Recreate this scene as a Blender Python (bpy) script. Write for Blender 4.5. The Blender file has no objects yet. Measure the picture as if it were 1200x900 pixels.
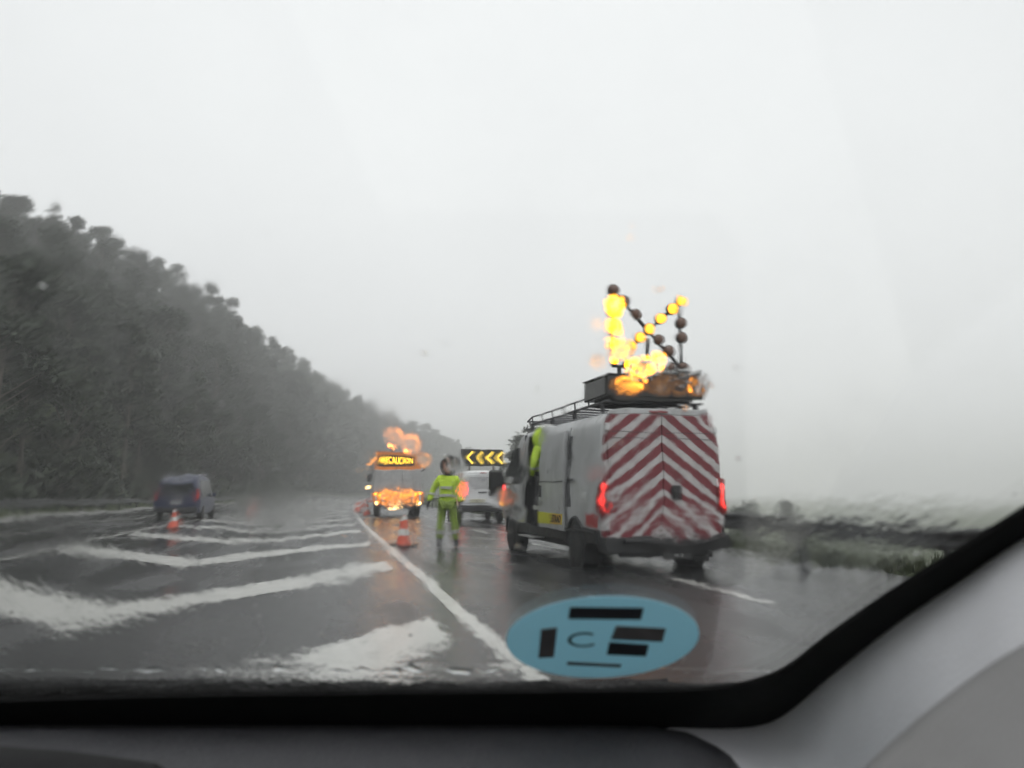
import bpy, bmesh, math, random
from mathutils import Vector, Matrix, noise
random.seed(11)
R = math.radians
sc = bpy.context.scene
COL = sc.collection

# ------------------------------------------------------------------ camera numbers
CAM_H, YAW, PITCH, FPX = 1.17, R(13.4), R(8.02), 901.0
cY, sY, cP, sP = math.cos(YAW), math.sin(YAW), math.cos(PITCH), math.sin(PITCH)

def ray_car(px, py):
    a = (px-600)/FPX; b = (450-py)/FPX
    return Vector((a, cP-b*sP, sP+b*cP))
def car_to_world(v):
    return Vector((v.x*cY+v.y*sY, -v.x*sY+v.y*cY, v.z))
def ground(px, py, z=0.0):
    r = car_to_world(ray_car(px, py)); t = (z-CAM_H)/r.z
    return Vector((r.x*t, r.y*t, z))
def project(p):
    x = p[0]*cY - p[1]*sY; y = p[0]*sY + p[1]*cY; z = p[2]-CAM_H
    d = y*cP + z*sP; u = -y*sP + z*cP
    if d < .1: return (9999, 9999, d)
    return (600+FPX*x/d, 450-FPX*u/d, d)

# the sloping windscreen plane of the car, in car space
G0, GY, GS = 1.0525, .47, .675
def tglass(px, py, off=0):
    r = ray_car(px, py); return (G0+off-CAM_H+GS*GY)/(r.z+GS*r.y)
def on_glass(px, py, off=0):
    r = ray_car(px, py); t = tglass(px, py, off); return Vector((r.x*t, r.y*t, CAM_H+r.z*t))
# ------------------------------------------------------------------ materials
MATS = {}
def nt(name):
    m = bpy.data.materials.new(name); m.use_nodes = True
    t = m.node_tree; t.nodes.clear()
    o = t.nodes.new('ShaderNodeOutputMaterial')
    return m, t, o
def N(t, typ, **kw):
    n = t.nodes.new(typ)
    for k, v in kw.items():
        if k.startswith('i_'):
            k2 = k[2:]
            n.inputs[int(k2) if k2.isdigit() else k2.replace('_', ' ')].default_value = v
        else: setattr(n, k, v)
    return n
def L(t, a, b): t.links.new(a, b)
def ramp(t, fac, stops):
    r = t.nodes.new('ShaderNodeValToRGB'); e = r.color_ramp.elements
    while len(e) < len(stops): e.new(.5)
    for i, (p, c) in enumerate(stops):
        e[i].position = p
        e[i].color = (c, c, c, 1) if isinstance(c, (int, float)) else (*c, 1)
    L(t, fac, r.inputs[0]); return r
def simple(name, col, rough=.5, metal=0, var=.15, scale=6, bump=0, spec=.5, coat=0, dirt=None):
    """painted or moulded surface with uneven tone"""
    if name in MATS: return MATS[name]
    m, t, o = nt(name)
    p = N(t, 'ShaderNodeBsdfPrincipled', i_Metallic=metal)
    p.inputs['Specular IOR Level'].default_value = spec
    p.inputs['Coat Weight'].default_value = coat
    tc = N(t, 'ShaderNodeTexCoord')
    ns = N(t, 'ShaderNodeTexNoise', i_Scale=scale, i_Detail=5.0, i_Roughness=.6); L(t, tc.outputs['Object'], ns.inputs[0])
    lo = tuple(c*(1-var) for c in col); hi = tuple(min(1, c*(1+var)) for c in col)
    cr = ramp(t, ns.outputs[0], [(.3, lo), (.7, hi)])
    last = cr.outputs[0]
    if dirt:
        n2 = N(t, 'ShaderNodeTexNoise', i_Scale=scale*.7, i_Detail=8.0, i_Roughness=.75)
        mp = N(t, 'ShaderNodeMapping'); mp.inputs['Scale'].default_value = (1, 1, .35)
        L(t, tc.outputs['Object'], mp.inputs[0]); L(t, mp.outputs[0], n2.inputs[0])
        r2 = ramp(t, n2.outputs[0], [(.45, 0.0), (.72, dirt)])
        mx = N(t, 'ShaderNodeMix', data_type='RGBA'); mx.inputs[7].default_value = (.07, .065, .055, 1)
        L(t, r2.outputs[0], mx.inputs[0]); L(t, last, mx.inputs[6]); last = mx.outputs[2]
    L(t, last, p.inputs['Base Color'])
    rr = ramp(t, ns.outputs[0], [(.3, max(.03, rough*.75)), (.7, min(1, rough*1.2))])
    L(t, rr.outputs[0], p.inputs['Roughness'])
    if bump:
        b = N(t, 'ShaderNodeBump', i_Distance=bump, i_Strength=1.0)
        n3 = N(t, 'ShaderNodeTexNoise', i_Scale=scale*12, i_Detail=3.0); L(t, tc.outputs['Object'], n3.inputs[0])
        L(t, n3.outputs[0], b.inputs['Height']); L(t, b.outputs[0], p.inputs['Normal'])
    L(t, p.outputs[0], o.inputs[0]); MATS[name] = m; return m
def glow(name, col, strength, base=(.3, .1, .02)):
    if name in MATS: return MATS[name]
    m, t, o = nt(name)
    p = N(t, 'ShaderNodeBsdfPrincipled', i_Roughness=.2)
    p.inputs['Base Color'].default_value = (*base, 1)
    p.inputs['Emission Color'].default_value = (*col, 1)
    tc = N(t, 'ShaderNodeTexCoord'); v = N(t, 'ShaderNodeTexVoronoi', i_Scale=60.0); L(t, tc.outputs['Object'], v.inputs[0])
    r = ramp(t, v.outputs[0], [(.1, 1.0), (.9, .75)])
    mu = N(t, 'ShaderNodeMath', operation='MULTIPLY', i_1=strength); L(t, r.outputs[0], mu.inputs[0])
    L(t, mu.outputs[0], p.inputs['Emission Strength'])
    L(t, p.outputs[0], o.inputs[0]); MATS[name] = m; return m

def mat_road():
    m, t, o = nt('wet_asphalt')
    tc = N(t, 'ShaderNodeTexCoord'); ob = tc.outputs['Object']
    p = N(t, 'ShaderNodeBsdfPrincipled')
    big = N(t, 'ShaderNodeTexNoise', i_Scale=.35, i_Detail=6.0, i_Roughness=.6); L(t, ob, big.inputs[0])
    mp = N(t, 'ShaderNodeMapping'); mp.inputs['Scale'].default_value = (1, .08, 1); L(t, ob, mp.inputs[0])
    trk = N(t, 'ShaderNodeTexNoise', i_Scale=1.4, i_Detail=3.0); L(t, mp.outputs[0], trk.inputs[0])
    fine = N(t, 'ShaderNodeTexNoise', i_Scale=90.0, i_Detail=3.0, i_Roughness=.7); L(t, ob, fine.inputs[0])
    a = ramp(t, big.outputs[0], [(.3, (.015, .016, .017)), (.7, (.036, .036, .036))])
    b = ramp(t, fine.outputs[0], [(.35, .4), (.7, 1.8)])
    mx = N(t, 'ShaderNodeMix', data_type='RGBA', blend_type='MULTIPLY', i_0=.8); L(t, a.outputs[0], mx.inputs[6]); L(t, b.outputs[0], mx.inputs[7])
    L(t, mx.outputs[2], p.inputs['Base Color'])
    ad = N(t, 'ShaderNodeMath', operation='ADD'); L(t, big.outputs[0], ad.inputs[0]); L(t, trk.outputs[0], ad.inputs[1])
    hf = N(t, 'ShaderNodeMath', operation='MULTIPLY', i_1=.5); L(t, ad.outputs[0], hf.inputs[0])
    r = ramp(t, hf.outputs[0], [(.42, .08), (.58, .38)]); L(t, r.outputs[0], p.inputs['Roughness'])
    w = N(t, 'ShaderNodeTexNoise', i_Scale=6.0, i_Detail=6.0, i_Roughness=.7); L(t, ob, w.inputs[0])
    b1 = N(t, 'ShaderNodeBump', i_Distance=.02, i_Strength=.4); L(t, w.outputs[0], b1.inputs['Height'])
    b2 = N(t, 'ShaderNodeBump', i_Distance=.003, i_Strength=.5); L(t, fine.outputs[0], b2.inputs['Height']); L(t, b1.outputs[0], b2.inputs['Normal'])
    L(t, b2.outputs[0], p.inputs['Normal'])
    p.inputs['Specular IOR Level'].default_value = .5
    L(t, p.outputs[0], o.inputs[0]); return m
def mat_paint():
    m, t, o = nt('worn_road_paint')
    tc = N(t, 'ShaderNodeTexCoord'); ob = tc.outputs['Object']
    p = N(t, 'ShaderNodeBsdfPrincipled')
    n1 = N(t, 'ShaderNodeTexNoise', i_Scale=3.5, i_Detail=9.0, i_Roughness=.78); L(t, ob, n1.inputs[0])
    n2 = N(t, 'ShaderNodeTexNoise', i_Scale=60.0, i_Detail=4.0, i_Roughness=.7); L(t, ob, n2.inputs[0])
    ad = N(t, 'ShaderNodeMath', operation='MULTIPLY_ADD', i_1=.45); L(t, n2.outputs[0], ad.inputs[0]); L(t, n1.outputs[0], ad.inputs[2])
    r = ramp(t, ad.outputs[0], [(.56, (.06, .06, .058)), (.66, (.42, .42, .40)), (.85, (.58, .58, .55))])
    L(t, r.outputs[0], p.inputs['Base Color']); p.inputs['Roughness'].default_value = .3
    w = N(t, 'ShaderNodeTexNoise', i_Scale=12.0, i_Detail=5.0); L(t, ob, w.inputs[0])
    b1 = N(t, 'ShaderNodeBump', i_Distance=.01, i_Strength=.4); L(t, w.outputs[0], b1.inputs['Height']); L(t, b1.outputs[0], p.inputs['Normal'])
    L(t, p.outputs[0], o.inputs[0]); return m
def mat_ground():
    m, t, o = nt('rough_grass_soil')
    tc = N(t, 'ShaderNodeTexCoord'); ob = tc.outputs['Object']
    p = N(t, 'ShaderNodeBsdfPrincipled', i_Roughness=.9); p.inputs['Specular IOR Level'].default_value = .2
    n1 = N(t, 'ShaderNodeTexNoise', i_Scale=.25, i_Detail=8.0, i_Roughness=.65); L(t, ob, n1.inputs[0])
    n2 = N(t, 'ShaderNodeTexNoise', i_Scale=5.0, i_Detail=6.0, i_Roughness=.7); L(t, ob, n2.inputs[0])
    a = ramp(t, n1.outputs[0], [(.3, (.035, .05, .02)), (.55, (.06, .08, .03)), (.75, (.09, .085, .05))])
    b = ramp(t, n2.outputs[0], [(.3, .5), (.7, 1.4)])
    mx = N(t, 'ShaderNodeMix', data_type='RGBA', blend_type='MULTIPLY', i_0=.9); L(t, a.outputs[0], mx.inputs[6]); L(t, b.outputs[0], mx.inputs[7])
    L(t, mx.outputs[2], p.inputs['Base Color'])
    bp = N(t, 'ShaderNodeBump', i_Distance=.3, i_Strength=.7); L(t, n2.outputs[0], bp.inputs['Height']); L(t, bp.outputs[0], p.inputs['Normal'])
    L(t, p.outputs[0], o.inputs[0]); return m
def mat_leaf(name, c1, c2):
    m, t, o = nt(name)
    g = N(t, 'ShaderNodeNewGeometry'); p = N(t, 'ShaderNodeBsdfPrincipled', i_Roughness=.6)
    r = ramp(t, g.outputs['Random Per Island'], [(0.0, c1), (1.0, c2)])
    oi = N(t, 'ShaderNodeObjectInfo')
    hs = N(t, 'ShaderNodeHueSaturation'); v = N(t, 'ShaderNodeMapRange'); v.inputs[3].default_value = .85; v.inputs[4].default_value = 1.12
    L(t, oi.outputs['Random'], v.inputs[0]); L(t, v.outputs[0], hs.inputs['Value']); L(t, r.outputs[0], hs.inputs['Color'])
    L(t, hs.outputs[0], p.inputs['Base Color']); L(t, p.outputs[0], o.inputs[0]); return m
def mat_chevron():
    """red and white reflective chevrons, object space: x across, z up"""
    m, t, o = nt('chevron_sheeting')
    tc = N(t, 'ShaderNodeTexCoord'); s = N(t, 'ShaderNodeSeparateXYZ'); L(t, tc.outputs['Object'], s.inputs[0])
    ab = N(t, 'ShaderNodeMath', operation='ABSOLUTE'); L(t, s.outputs[0], ab.inputs[0])
    ma = N(t, 'ShaderNodeMath', operation='MULTIPLY_ADD', i_1=.78); L(t, ab.outputs[0], ma.inputs[0]); L(t, s.outputs[2], ma.inputs[2])
    sb = N(t, 'ShaderNodeMath', operation='SUBTRACT', i_1=2.40-.145); L(t, ma.outputs[0], sb.inputs[0])
    dv = N(t, 'ShaderNodeMath', operation='DIVIDE', i_1=.278); L(t, sb.outputs[0], dv.inputs[0])
    fr = N(t, 'ShaderNodeMath', operation='FRACT'); L(t, dv.outputs[0], fr.inputs[0])
    gt = N(t, 'ShaderNodeMath', operation='GREATER_THAN', i_1=.45); L(t, fr.outputs[0], gt.inputs[0])
    ns = N(t, 'ShaderNodeTexNoise', i_Scale=3.0, i_Detail=8.0, i_Roughness=.7); L(t, tc.outputs['Object'], ns.inputs[0])
    mx = N(t, 'ShaderNodeMix', data_type='RGBA'); mx.inputs[6].default_value = (.52, .50, .50, 1); mx.inputs[7].default_value = (.19, .025, .035, 1)
    L(t, gt.outputs[0], mx.inputs[0])
    d = ramp(t, ns.outputs[0], [(.35, .72), (.65, 1.05)])
    m2 = N(t, 'ShaderNodeMix', data_type='RGBA', blend_type='MULTIPLY', i_0=1.0); L(t, mx.outputs[2], m2.inputs[6]); L(t, d.outputs[0], m2.inputs[7])
    p = N(t, 'ShaderNodeBsdfPrincipled', i_Roughness=.38); L(t, m2.outputs[2], p.inputs['Base Color'])
    L(t, p.outputs[0], o.inputs[0]); return m
def mat_windscreen(wet):
    m, t, o = nt('rain_wet_glass' if wet else 'clean_glass')
    g = N(t, 'ShaderNodeBsdfGlass', i_IOR=1.33, i_Roughness=0.0); g.inputs[0].default_value = (.97, .98, .98, 1)
    if wet:
        tc = N(t, 'ShaderNodeTexCoord'); ob = tc.outputs['Object']
        def noi(scale, sx, sy, det=2.0, rough=.5, rot=0, off=0):
            mp = N(t, 'ShaderNodeMapping'); mp.inputs['Scale'].default_value = (sx, sy, sy); mp.inputs['Rotation'].default_value = (0, 0, R(rot))
            mp.inputs['Location'].default_value = (off, off*1.7, 0)
            L(t, ob, mp.inputs[0]); n = N(t, 'ShaderNodeTexNoise', i_Scale=scale, i_Detail=det, i_Roughness=rough); L(t, mp.outputs[0], n.inputs[0]); return n.outputs[0]
        # where the film of water is thick: patches with a wavy edge, less where the wiper has just passed
        mask0 = noi(16, 1, 1, 3, .55, off=3.1)
        mk = ramp(t, mask0, [(.44, 0.0), (.62, 1.0)]).outputs[0]
        rip = noi(150, 1, .7, 3, .6, rot=12)                     # ripples ~15 mm
        fine = noi(230, 1, .7, 2, .5, rot=-8)                    # beads ~4 mm
        sm = noi(24, 1, .8, 1, .4, rot=20, off=1.3)
        h1 = N(t, 'ShaderNodeMath', operation='MULTIPLY'); L(t, rip, h1.inputs[0]); L(t, mk, h1.inputs[1])
        # places where the rain has run together into thick blotches
        spots = N(t, 'ShaderNodeAttribute', attribute_name='film').outputs['Fac']; sblur = N(t, 'ShaderNodeAttribute', attribute_name='mist').outputs['Fac']
        mk2 = N(t, 'ShaderNodeMath', operation='MULTIPLY_ADD', i_1=.42); L(t, mk, mk2.inputs[0]); L(t, spots, mk2.inputs[2]); mk = mk2.outputs[0]
        L(t, mk, h1.inputs[1])
        # extra depth of water towards the foot and right corner of the glass (runs down and collects)
        s = N(t, 'ShaderNodeSeparateXYZ'); L(t, ob, s.inputs[0])
        a = N(t, 'ShaderNodeMapRange'); a.inputs[1].default_value = .34; a.inputs[2].default_value = .46; L(t, s.outputs[1], a.inputs[0])
        b = N(t, 'ShaderNodeMapRange'); b.inputs[1].default_value = .065; b.inputs[2].default_value = .17; L(t, s.outputs[0], b.inputs[0])
        mm = N(t, 'ShaderNodeMath', operation='MAXIMUM'); L(t, a.outputs[0], mm.inputs[0]); L(t, b.outputs[0], mm.inputs[1])
        ft = N(t, 'ShaderNodeMapRange'); ft.inputs[1].default_value = .438; ft.inputs[2].default_value = .452; ft.inputs[4].default_value = 3; L(t, s.outputs[1], ft.inputs[0])
        k0 = N(t, 'ShaderNodeMath', operation='MULTIPLY_ADD', i_1=.45, i_2=.5); L(t, mm.outputs[0], k0.inputs[0])
        k = N(t, 'ShaderNodeMath', operation='ADD'); L(t, k0.outputs[0], k.inputs[0]); L(t, ft.outputs[0], k.inputs[1])
        h2 = N(t, 'ShaderNodeMath', operation='MULTIPLY'); L(t, h1.outputs[0], h2.inputs[0]); L(t, k.outputs[0], h2.inputs[1])
        b1 = N(t, 'ShaderNodeBump', i_Distance=WATER[0]); L(t, h2.outputs[0], b1.inputs['Height'])
        h3 = N(t, 'ShaderNodeMath', operation='MULTIPLY'); L(t, fine, h3.inputs[0]); L(t, mk, h3.inputs[1])
        b2 = N(t, 'ShaderNodeBump', i_Distance=WATER[1]); L(t, h3.outputs[0], b2.inputs['Height']); L(t, b1.outputs[0], b2.inputs['Normal'])
        b3 = N(t, 'ShaderNodeBump', i_Distance=WATER[2]); L(t, sm, b3.inputs['Height']); L(t, b2.outputs[0], b3.inputs['Normal'])
        stk = noi(420, 1, .09, 2, .6, rot=-28, off=2.2)          # thin driven streaks
        sr = ramp(t, stk, [(.5, 0.0), (.75, 1.0)])
        b4 = N(t, 'ShaderNodeBump', i_Distance=.000007); L(t, sr.outputs[0], b4.inputs['Height']); L(t, b3.outputs[0], b4.inputs['Normal'])
        # separate drops: rounded caps from a cell pattern
        vo = N(t, 'ShaderNodeTexVoronoi', i_Scale=190.0, i_Randomness=1.0); L(t, ob, vo.inputs[0])
        dr_ = ramp(t, vo.outputs['Distance'], [(0.0, 1.0), (.16, .75), (.27, 0.0)])
        dm = ramp(t, noi(70, 1, 1, 2, .6, off=4.4), [(.63, 0.0), (.68, 1.0)])
        dd = N(t, 'ShaderNodeMath', operation='MULTIPLY'); L(t, dr_.outputs[0], dd.inputs[0]); L(t, dm.outputs[0], dd.inputs[1])
        b5 = N(t, 'ShaderNodeBump', i_Distance=.00016); L(t, dd.outputs[0], b5.inputs['Height']); L(t, b4.outputs[0], b5.inputs['Normal'])
        L(t, b5.outputs[0], g.inputs['Normal'])
        rr = ramp(t, noi(11, 1, 1, 3, .6, off=7.7), [(.48, 0.0), (.75, WATER[3])])
        vb = ramp(t, noi(42, 1, .8, 2, .5, off=5.2), [(.42, .15), (.60, 1.0)])
        sb2 = N(t, 'ShaderNodeMath', operation='MULTIPLY'); L(t, sblur, sb2.inputs[0]); L(t, vb.outputs[0], sb2.inputs[1])
        sa = N(t, 'ShaderNodeMath', operation='ADD'); L(t, rr.outputs[0], sa.inputs[0]); L(t, sb2.outputs[0], sa.inputs[1])
        L(t, sa.outputs[0], g.inputs['Roughness'])
    L(t, g.outputs[0], o.inputs[0]); return m
WET_SPOTS = [(700, 388, 11, 1.3, .22), (723, 366, 9, 1.2, .20), (731, 420, 12, 1.8, .28), (701, 432, 12, 2.2, .28), (752, 441, 13, 1.8, .28), (771, 432, 10, 1.4, .3), (812, 343, 12, .5, .3), (824, 458, 15, 1.4, .24), (778, 458, 14, 1.6, .24), (735, 463, 16, 1.2, .13), (800, 455, 16, 1.6, .16),
             (716, 400, 26, 1.1, .02), (725, 605, 42, 1.0, .03), (805, 622, 42, 1.3, .02), (693, 560, 20, .9, .16), (842, 495, 18, .8, .12), (686, 530, 12, .6, .2),
             (190, 568, 50, .7, .10), (165, 556, 36, .4, .14), (460, 519, 14, 1.6, .30), (482, 527, 14, 1.4, .30), (430, 541, 10, .8, .3), (496, 546, 10, .6, .26), (468, 545, 34, .15, .02), (466, 588, 24, .9, .12),
             (532, 552, 12, .9, .06), (541, 580, 11, .8, .14), (606, 562, 14, 1.0, .08), (592, 590, 17, .9, .15), (603, 607, 12, 1.0, .14), (640, 520, 14, .7, .10),
             (400, 690, 60, 1.0, .012), (140, 750, 90, .8, .012), (20, 700, 60, .7, .02), (60, 645, 80, .4, .05), (320, 600, 60, .7, .10), (300, 785, 120, .8, .01), (520, 785, 90, .6, .01),
             (920, 635, 80, 1.0, .04), (1060, 605, 100, .9, .05), (900, 480, 60, .8, .05), (1000, 520, 80, .6, .08), (970, 720, 70, .9, .04),
             (270, 330, 110, .30, .07), (90, 360, 120, .35, .05), (60, 228, 40, .6, .08), (150, 292, 26, .5, .12), (430, 450, 100, .2, .10)]
WATER = (.000125, .000026, .00004, .004)

# ------------------------------------------------------------------ mesh building
class MB:
    def __init__(s): s.b = bmesh.new()
    def xf(s, vs, M):
        if M is not None: bmesh.ops.transform(s.b, matrix=M, verts=vs)
    def box(s, c, d, bev=0, M=None, seg=2):
        r = bmesh.ops.create_cube(s.b, size=1.0)
        vs = r['verts']
        bmesh.ops.scale(s.b, vec=Vector(d), verts=vs); bmesh.ops.translate(s.b, vec=Vector(c), verts=vs)
        if bev:
            es = list({e for v in vs for e in v.link_edges})
            q = bmesh.ops.bevel(s.b, geom=es, offset=bev, segments=seg, affect='EDGES', profile=.6)
            vs = list({v for f in q['faces'] for v in f.verts} | {v for v in vs if v.is_valid})
        s.xf(vs, M); return s
    def cyl(s, p0, p1, r0, r1=None, n=16, caps=True):
        p0, p1 = Vector(p0), Vector(p1); r1 = r0 if r1 is None else r1
        d = p1-p0
        q = bmesh.ops.create_cone(s.b, cap_ends=caps, segments=n, radius1=r0, radius2=r1, depth=d.length)
        M = Matrix.Translation((p0+p1)/2) @ Vector((0, 0, 1)).rotation_difference(d.normalized()).to_matrix().to_4x4()
        bmesh.ops.transform(s.b, matrix=M, verts=q['verts']); return s
    def sph(s, c, r, u=16, v=10, sc_=(1, 1, 1)):
        q = bmesh.ops.create_uvsphere(s.b, u_segments=u, v_segments=v, radius=1.0)
        M = Matrix.Translation(Vector(c)) @ Matrix.Diagonal((r*sc_[0], r*sc_[1], r*sc_[2], 1))
        bmesh.ops.transform(s.b, matrix=M, verts=q['verts']); return s
    def tube(s, pts, r, n=8):
        for i in range(len(pts)-1):
            s.cyl(pts[i], pts[i+1], r, n=n)
            if 0 < i: s.sph(pts[i], r, 8, 6)
        return s
    def lathe(s, prof, n=24, axis='z', c=(0, 0, 0)):
        rings = []
        for (r, h) in prof:
            ring = []
            for k in range(n):
                a = 2*math.pi*k/n
                if axis == 'z': v = (c[0]+r*math.cos(a), c[1]+r*math.sin(a), c[2]+h)
                else: v = (c[0]+h, c[1]+r*math.cos(a), c[2]+r*math.sin(a))
                ring.append(s.b.verts.new(v))
            rings.append(ring)
        for i in range(len(rings)-1):
            for k in range(n):
                s.b.faces.new((rings[i][k], rings[i][(k+1) % n], rings[i+1][(k+1) % n], rings[i+1][k]))
        s.b.faces.new(rings[0]); s.b.faces.new(rings[-1]); return s
    def prism(s, poly, axis, a0, a1):
        """polygon in the two other axes, extruded along axis from a0 to a1"""
        def mk(p, a): return {'x': (a, p[0], p[1]), 'y': (p[0], a, p[1]), 'z': (p[0], p[1], a)}[axis]
        A = [s.b.verts.new(mk(p, a0)) for p in poly]; B = [s.b.verts.new(mk(p, a1)) for p in poly]
        n = len(poly); s.b.faces.new(A); s.b.faces.new(B[::-1])
        for i in range(n): s.b.faces.new((A[i], A[(i+1) % n], B[(i+1) % n], B[i]))
        return s
    def grid(s, rows, skip=None):
        V = [[s.b.verts.new(p) for p in r] for r in rows]
        for i in range(len(V)-1):
            for j in range(len(V[0])-1):
                if skip and skip(i, j): continue
                s.b.faces.new((V[i][j], V[i][j+1], V[i+1][j+1], V[i+1][j]))
        return s
    def loft(s, secs, caps=True):
        V = [[s.b.verts.new(p) for p in r] for r in secs]; n = len(V[0])
        for i in range(len(V)-1):
            for j in range(n): s.b.faces.new((V[i][j], V[i][(j+1) % n], V[i+1][(j+1) % n], V[i+1][j]))
        if caps: s.b.faces.new(V[0]); s.b.faces.new(V[-1][::-1])
        return s
    def build(s, name, mat, parent=None, smooth=False, solid=0, loc=None, rotz=0, bevel=0):
        bmesh.ops.recalc_face_normals(s.b, faces=s.b.faces)
        me = bpy.data.meshes.new(name); s.b.to_mesh(me); s.b.free()
        me.materials.append(mat)
        if smooth:
            me.set_sharp_from_angle(angle=R(smooth if smooth is not True else 35))
            for p in me.polygons: p.use_smooth = True
        o = bpy.data.objects.new(name, me); COL.objects.link(o)
        if parent: o.parent = parent
        if loc: o.location = loc
        if rotz: o.rotation_euler.z = rotz
        if solid:
            md = o.modifiers.new('thickness', 'SOLIDIFY'); md.thickness = abs(solid); md.offset = -1 if solid > 0 else 1
        if bevel:
            md = o.modifiers.new('edges', 'BEVEL'); md.width = bevel; md.segments = 2; md.limit_method = 'ANGLE'
        return o
def tag(o, label=None, cat=None, group=None, kind=None):
    if label: o['label'] = label
    if cat: o['category'] = cat
    if group: o['group'] = group
    if kind: o['kind'] = kind
    return o
def thing(name, label, cat, loc=(0, 0, 0), rz=0, group=None):
    o = bpy.data.objects.new(name, None); COL.objects.link(o); o.location = loc; o.rotation_euler = (0, 0, rz)
    return tag(o, label, cat, group)
def kids(o): return [c for c in COL.objects if c.parent == o]
def dup(root, loc, rz, label=None, group=None, scale=None, tree=None):
    tree = tree or [(c, kids(c)) for c in kids(root)]
    r = root.copy(); COL.objects.link(r); r.location = loc; r.rotation_euler = (0, 0, rz)
    if scale: r.scale = scale
    if label: r['label'] = label
    if group: r['group'] = group
    for ch, gs in tree:
        c = ch.copy(); COL.objects.link(c); c.parent = r
        for g in gs:
            d = g.copy(); COL.objects.link(d); d.parent = c
    return r
def text(name, body, size, mat, parent, M, extrude=.004, width=None, bold=0):
    cu = bpy.data.curves.new(name, 'FONT'); cu.body = body; cu.size = size; cu.extrude = extrude; cu.align_x = 'CENTER'; cu.align_y = 'CENTER'; cu.offset = bold
    tmp = bpy.data.objects.new('tmp', cu); COL.objects.link(tmp)
    dg = bpy.context.evaluated_depsgraph_get()
    me = bpy.data.meshes.new_from_object(tmp.evaluated_get(dg)); bpy.data.objects.remove(tmp)
    if width:
        xs = [v.co.x for v in me.vertices]; k = width/(max(xs)-min(xs))
        for v in me.vertices: v.co.x *= k
    me.transform(M); me.materials.clear(); me.materials.append(mat); me.name = name
    o = bpy.data.objects.new(name, me); COL.objects.link(o); o.parent = parent; return o

# shared materials
ROAD, PAINT, GROUND = mat_road(), mat_paint(), mat_ground()
WHITE = simple('white_vehicle_paint', (.66, .67, .68), .3, var=.05, scale=2, dirt=.4, coat=.3)
BLACKP = simple('black_plastic', (.02, .02, .021), .5, var=.25, scale=8)
TYRE = simple('tyre_rubber', (.018, .018, .018), .7, scale=20, bump=.002)
STEEL = simple('dull_galvanised_steel', (.06, .063, .066), .45, metal=.3, var=.2, scale=4, dirt=.4)
RACKM = simple('dark_rack_steel', (.06, .06, .065), .45, metal=.5)
RIM = simple('grey_wheel_rim', (.25, .25, .26), .4, metal=.5, dirt=.5)
DARKGLASS = simple('dark_vehicle_glass', (.012, .014, .016), .06, var=.1, spec=.8)
HIVIS = simple('hi_vis_yellow_cloth', (.50, .70, .05), .75, var=.2, scale=1.6, bump=.035)
HIVIS2 = simple('hi_vis_green_trousers', (.25, .36, .05), .75, var=.35, scale=1.6, bump=.04)
REFL = simple('grey_reflective_tape', (.45, .46, .42), .4)
DARKCLOTH = simple('dark_wet_cloth', (.03, .03, .035), .8, scale=12, bump=.005)
SKIN = simple('skin', (.42, .24, .17), .5, var=.08)
CHEV = mat_chevron()
REDLAMP = glow('lit_red_tail_lamp', (1, .05, .04), 2.2, (.4, .01, .01))
REDLENS = simple('red_lens', (.25, .02, .02), .15)
ORLAMP = glow('lit_amber_lamp', (1, .34, .03), 4.5)
ORBRIGHT = glow('bright_amber_lamp', (1, .40, .025), 3.0)
ORHOT = glow('glaring_amber_lamp', (1, .38, .006), 10)
YELLED = glow('lit_yellow_led', (1, .72, .08), 1.6)
LAMPOFF = simple('unlit_amber_lens', (.13, .07, .05), .2)
CONERED = simple('cone_red_orange', (.55, .07, .03), .45, dirt=.6, scale=9)
CONEWHITE = simple('cone_white_band', (.65, .65, .63), .4, dirt=.5, scale=9)

# ------------------------------------------------------------------ setting
def xoff(y):
    t = max(0.0, y-20)
    return 4.4e-4*t*t if t < 500 else 4.4e-4*250000 + .44*(t-500)
def fs(y):
    return 0.0
def hgt(e, y):
    """ground height at lateral offset e from the road line"""
    n = noise.noise(Vector((e*.05, y*.03, 0)))*2.2 + noise.noise(Vector((e*.17, y*.12, 3)))*.7
    if e < -15.2:
        u = -15.2-e
        top = 32 + 4*noise.noise(Vector((y*.012, 4, 1))) + 2.5*noise.noise(Vector((y*.04, 9, 1)))
        top += 24*max(0, min(1, (y-115)/70))
        top *= 1-.45*max(0, min(1, (y-320)/400))
        h = top*(1-math.exp(-(u/30.0)**1.35))
        return -.03 + h + n*min(1, u/10)
    if e > 8.6:
        u = e-8.6
        return -.03 - 9*min(1, u/26)**1.1 + n*.5*min(1, u/10)
    return -.03
es = [-3000, -1800, -1000, -600, -350, -220, -150, -115] + [-95+2.5*i for i in range(32)] + [-15.2, -14.6, -10, 0, 6, 8.2, 8.8, 10, 12, 15, 19, 24, 30, 38, 50, 80, 140, 250, 500, 1000, 1800, 3000]
es = sorted(set(es))
ys = [-400, -200, -100, -50] + [-30+4*i for i in range(120)] + [460, 480, 500, 520, 550, 580, 620, 700, 800, 950, 1200, 1600, 2200, 3000]
g = MB(); g.grid([[(e+xoff(y), y, hgt(e, y)) for e in es] for y in ys])
tag(g.build('ground', GROUND, smooth=180), kind='structure')
ry = [-30+2*i for i in range(320)]
def strip(name, e0, e1, z, mat, y0, y1, step=2.0, z1=None):
    n = max(1, int((y1-y0)/step)); b = MB()
    b.grid([[(e0+xoff(y), y, z), (e1+xoff(y), y, z if z1 is None else z1)] for y in [y0+(y1-y0)*i/n for i in range(n+1)]])
    o = b.build(name, mat); tag(o, kind='structure'); return o
strip('road', -12.6, 7.9, 0, ROAD, -30, 620)
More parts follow.
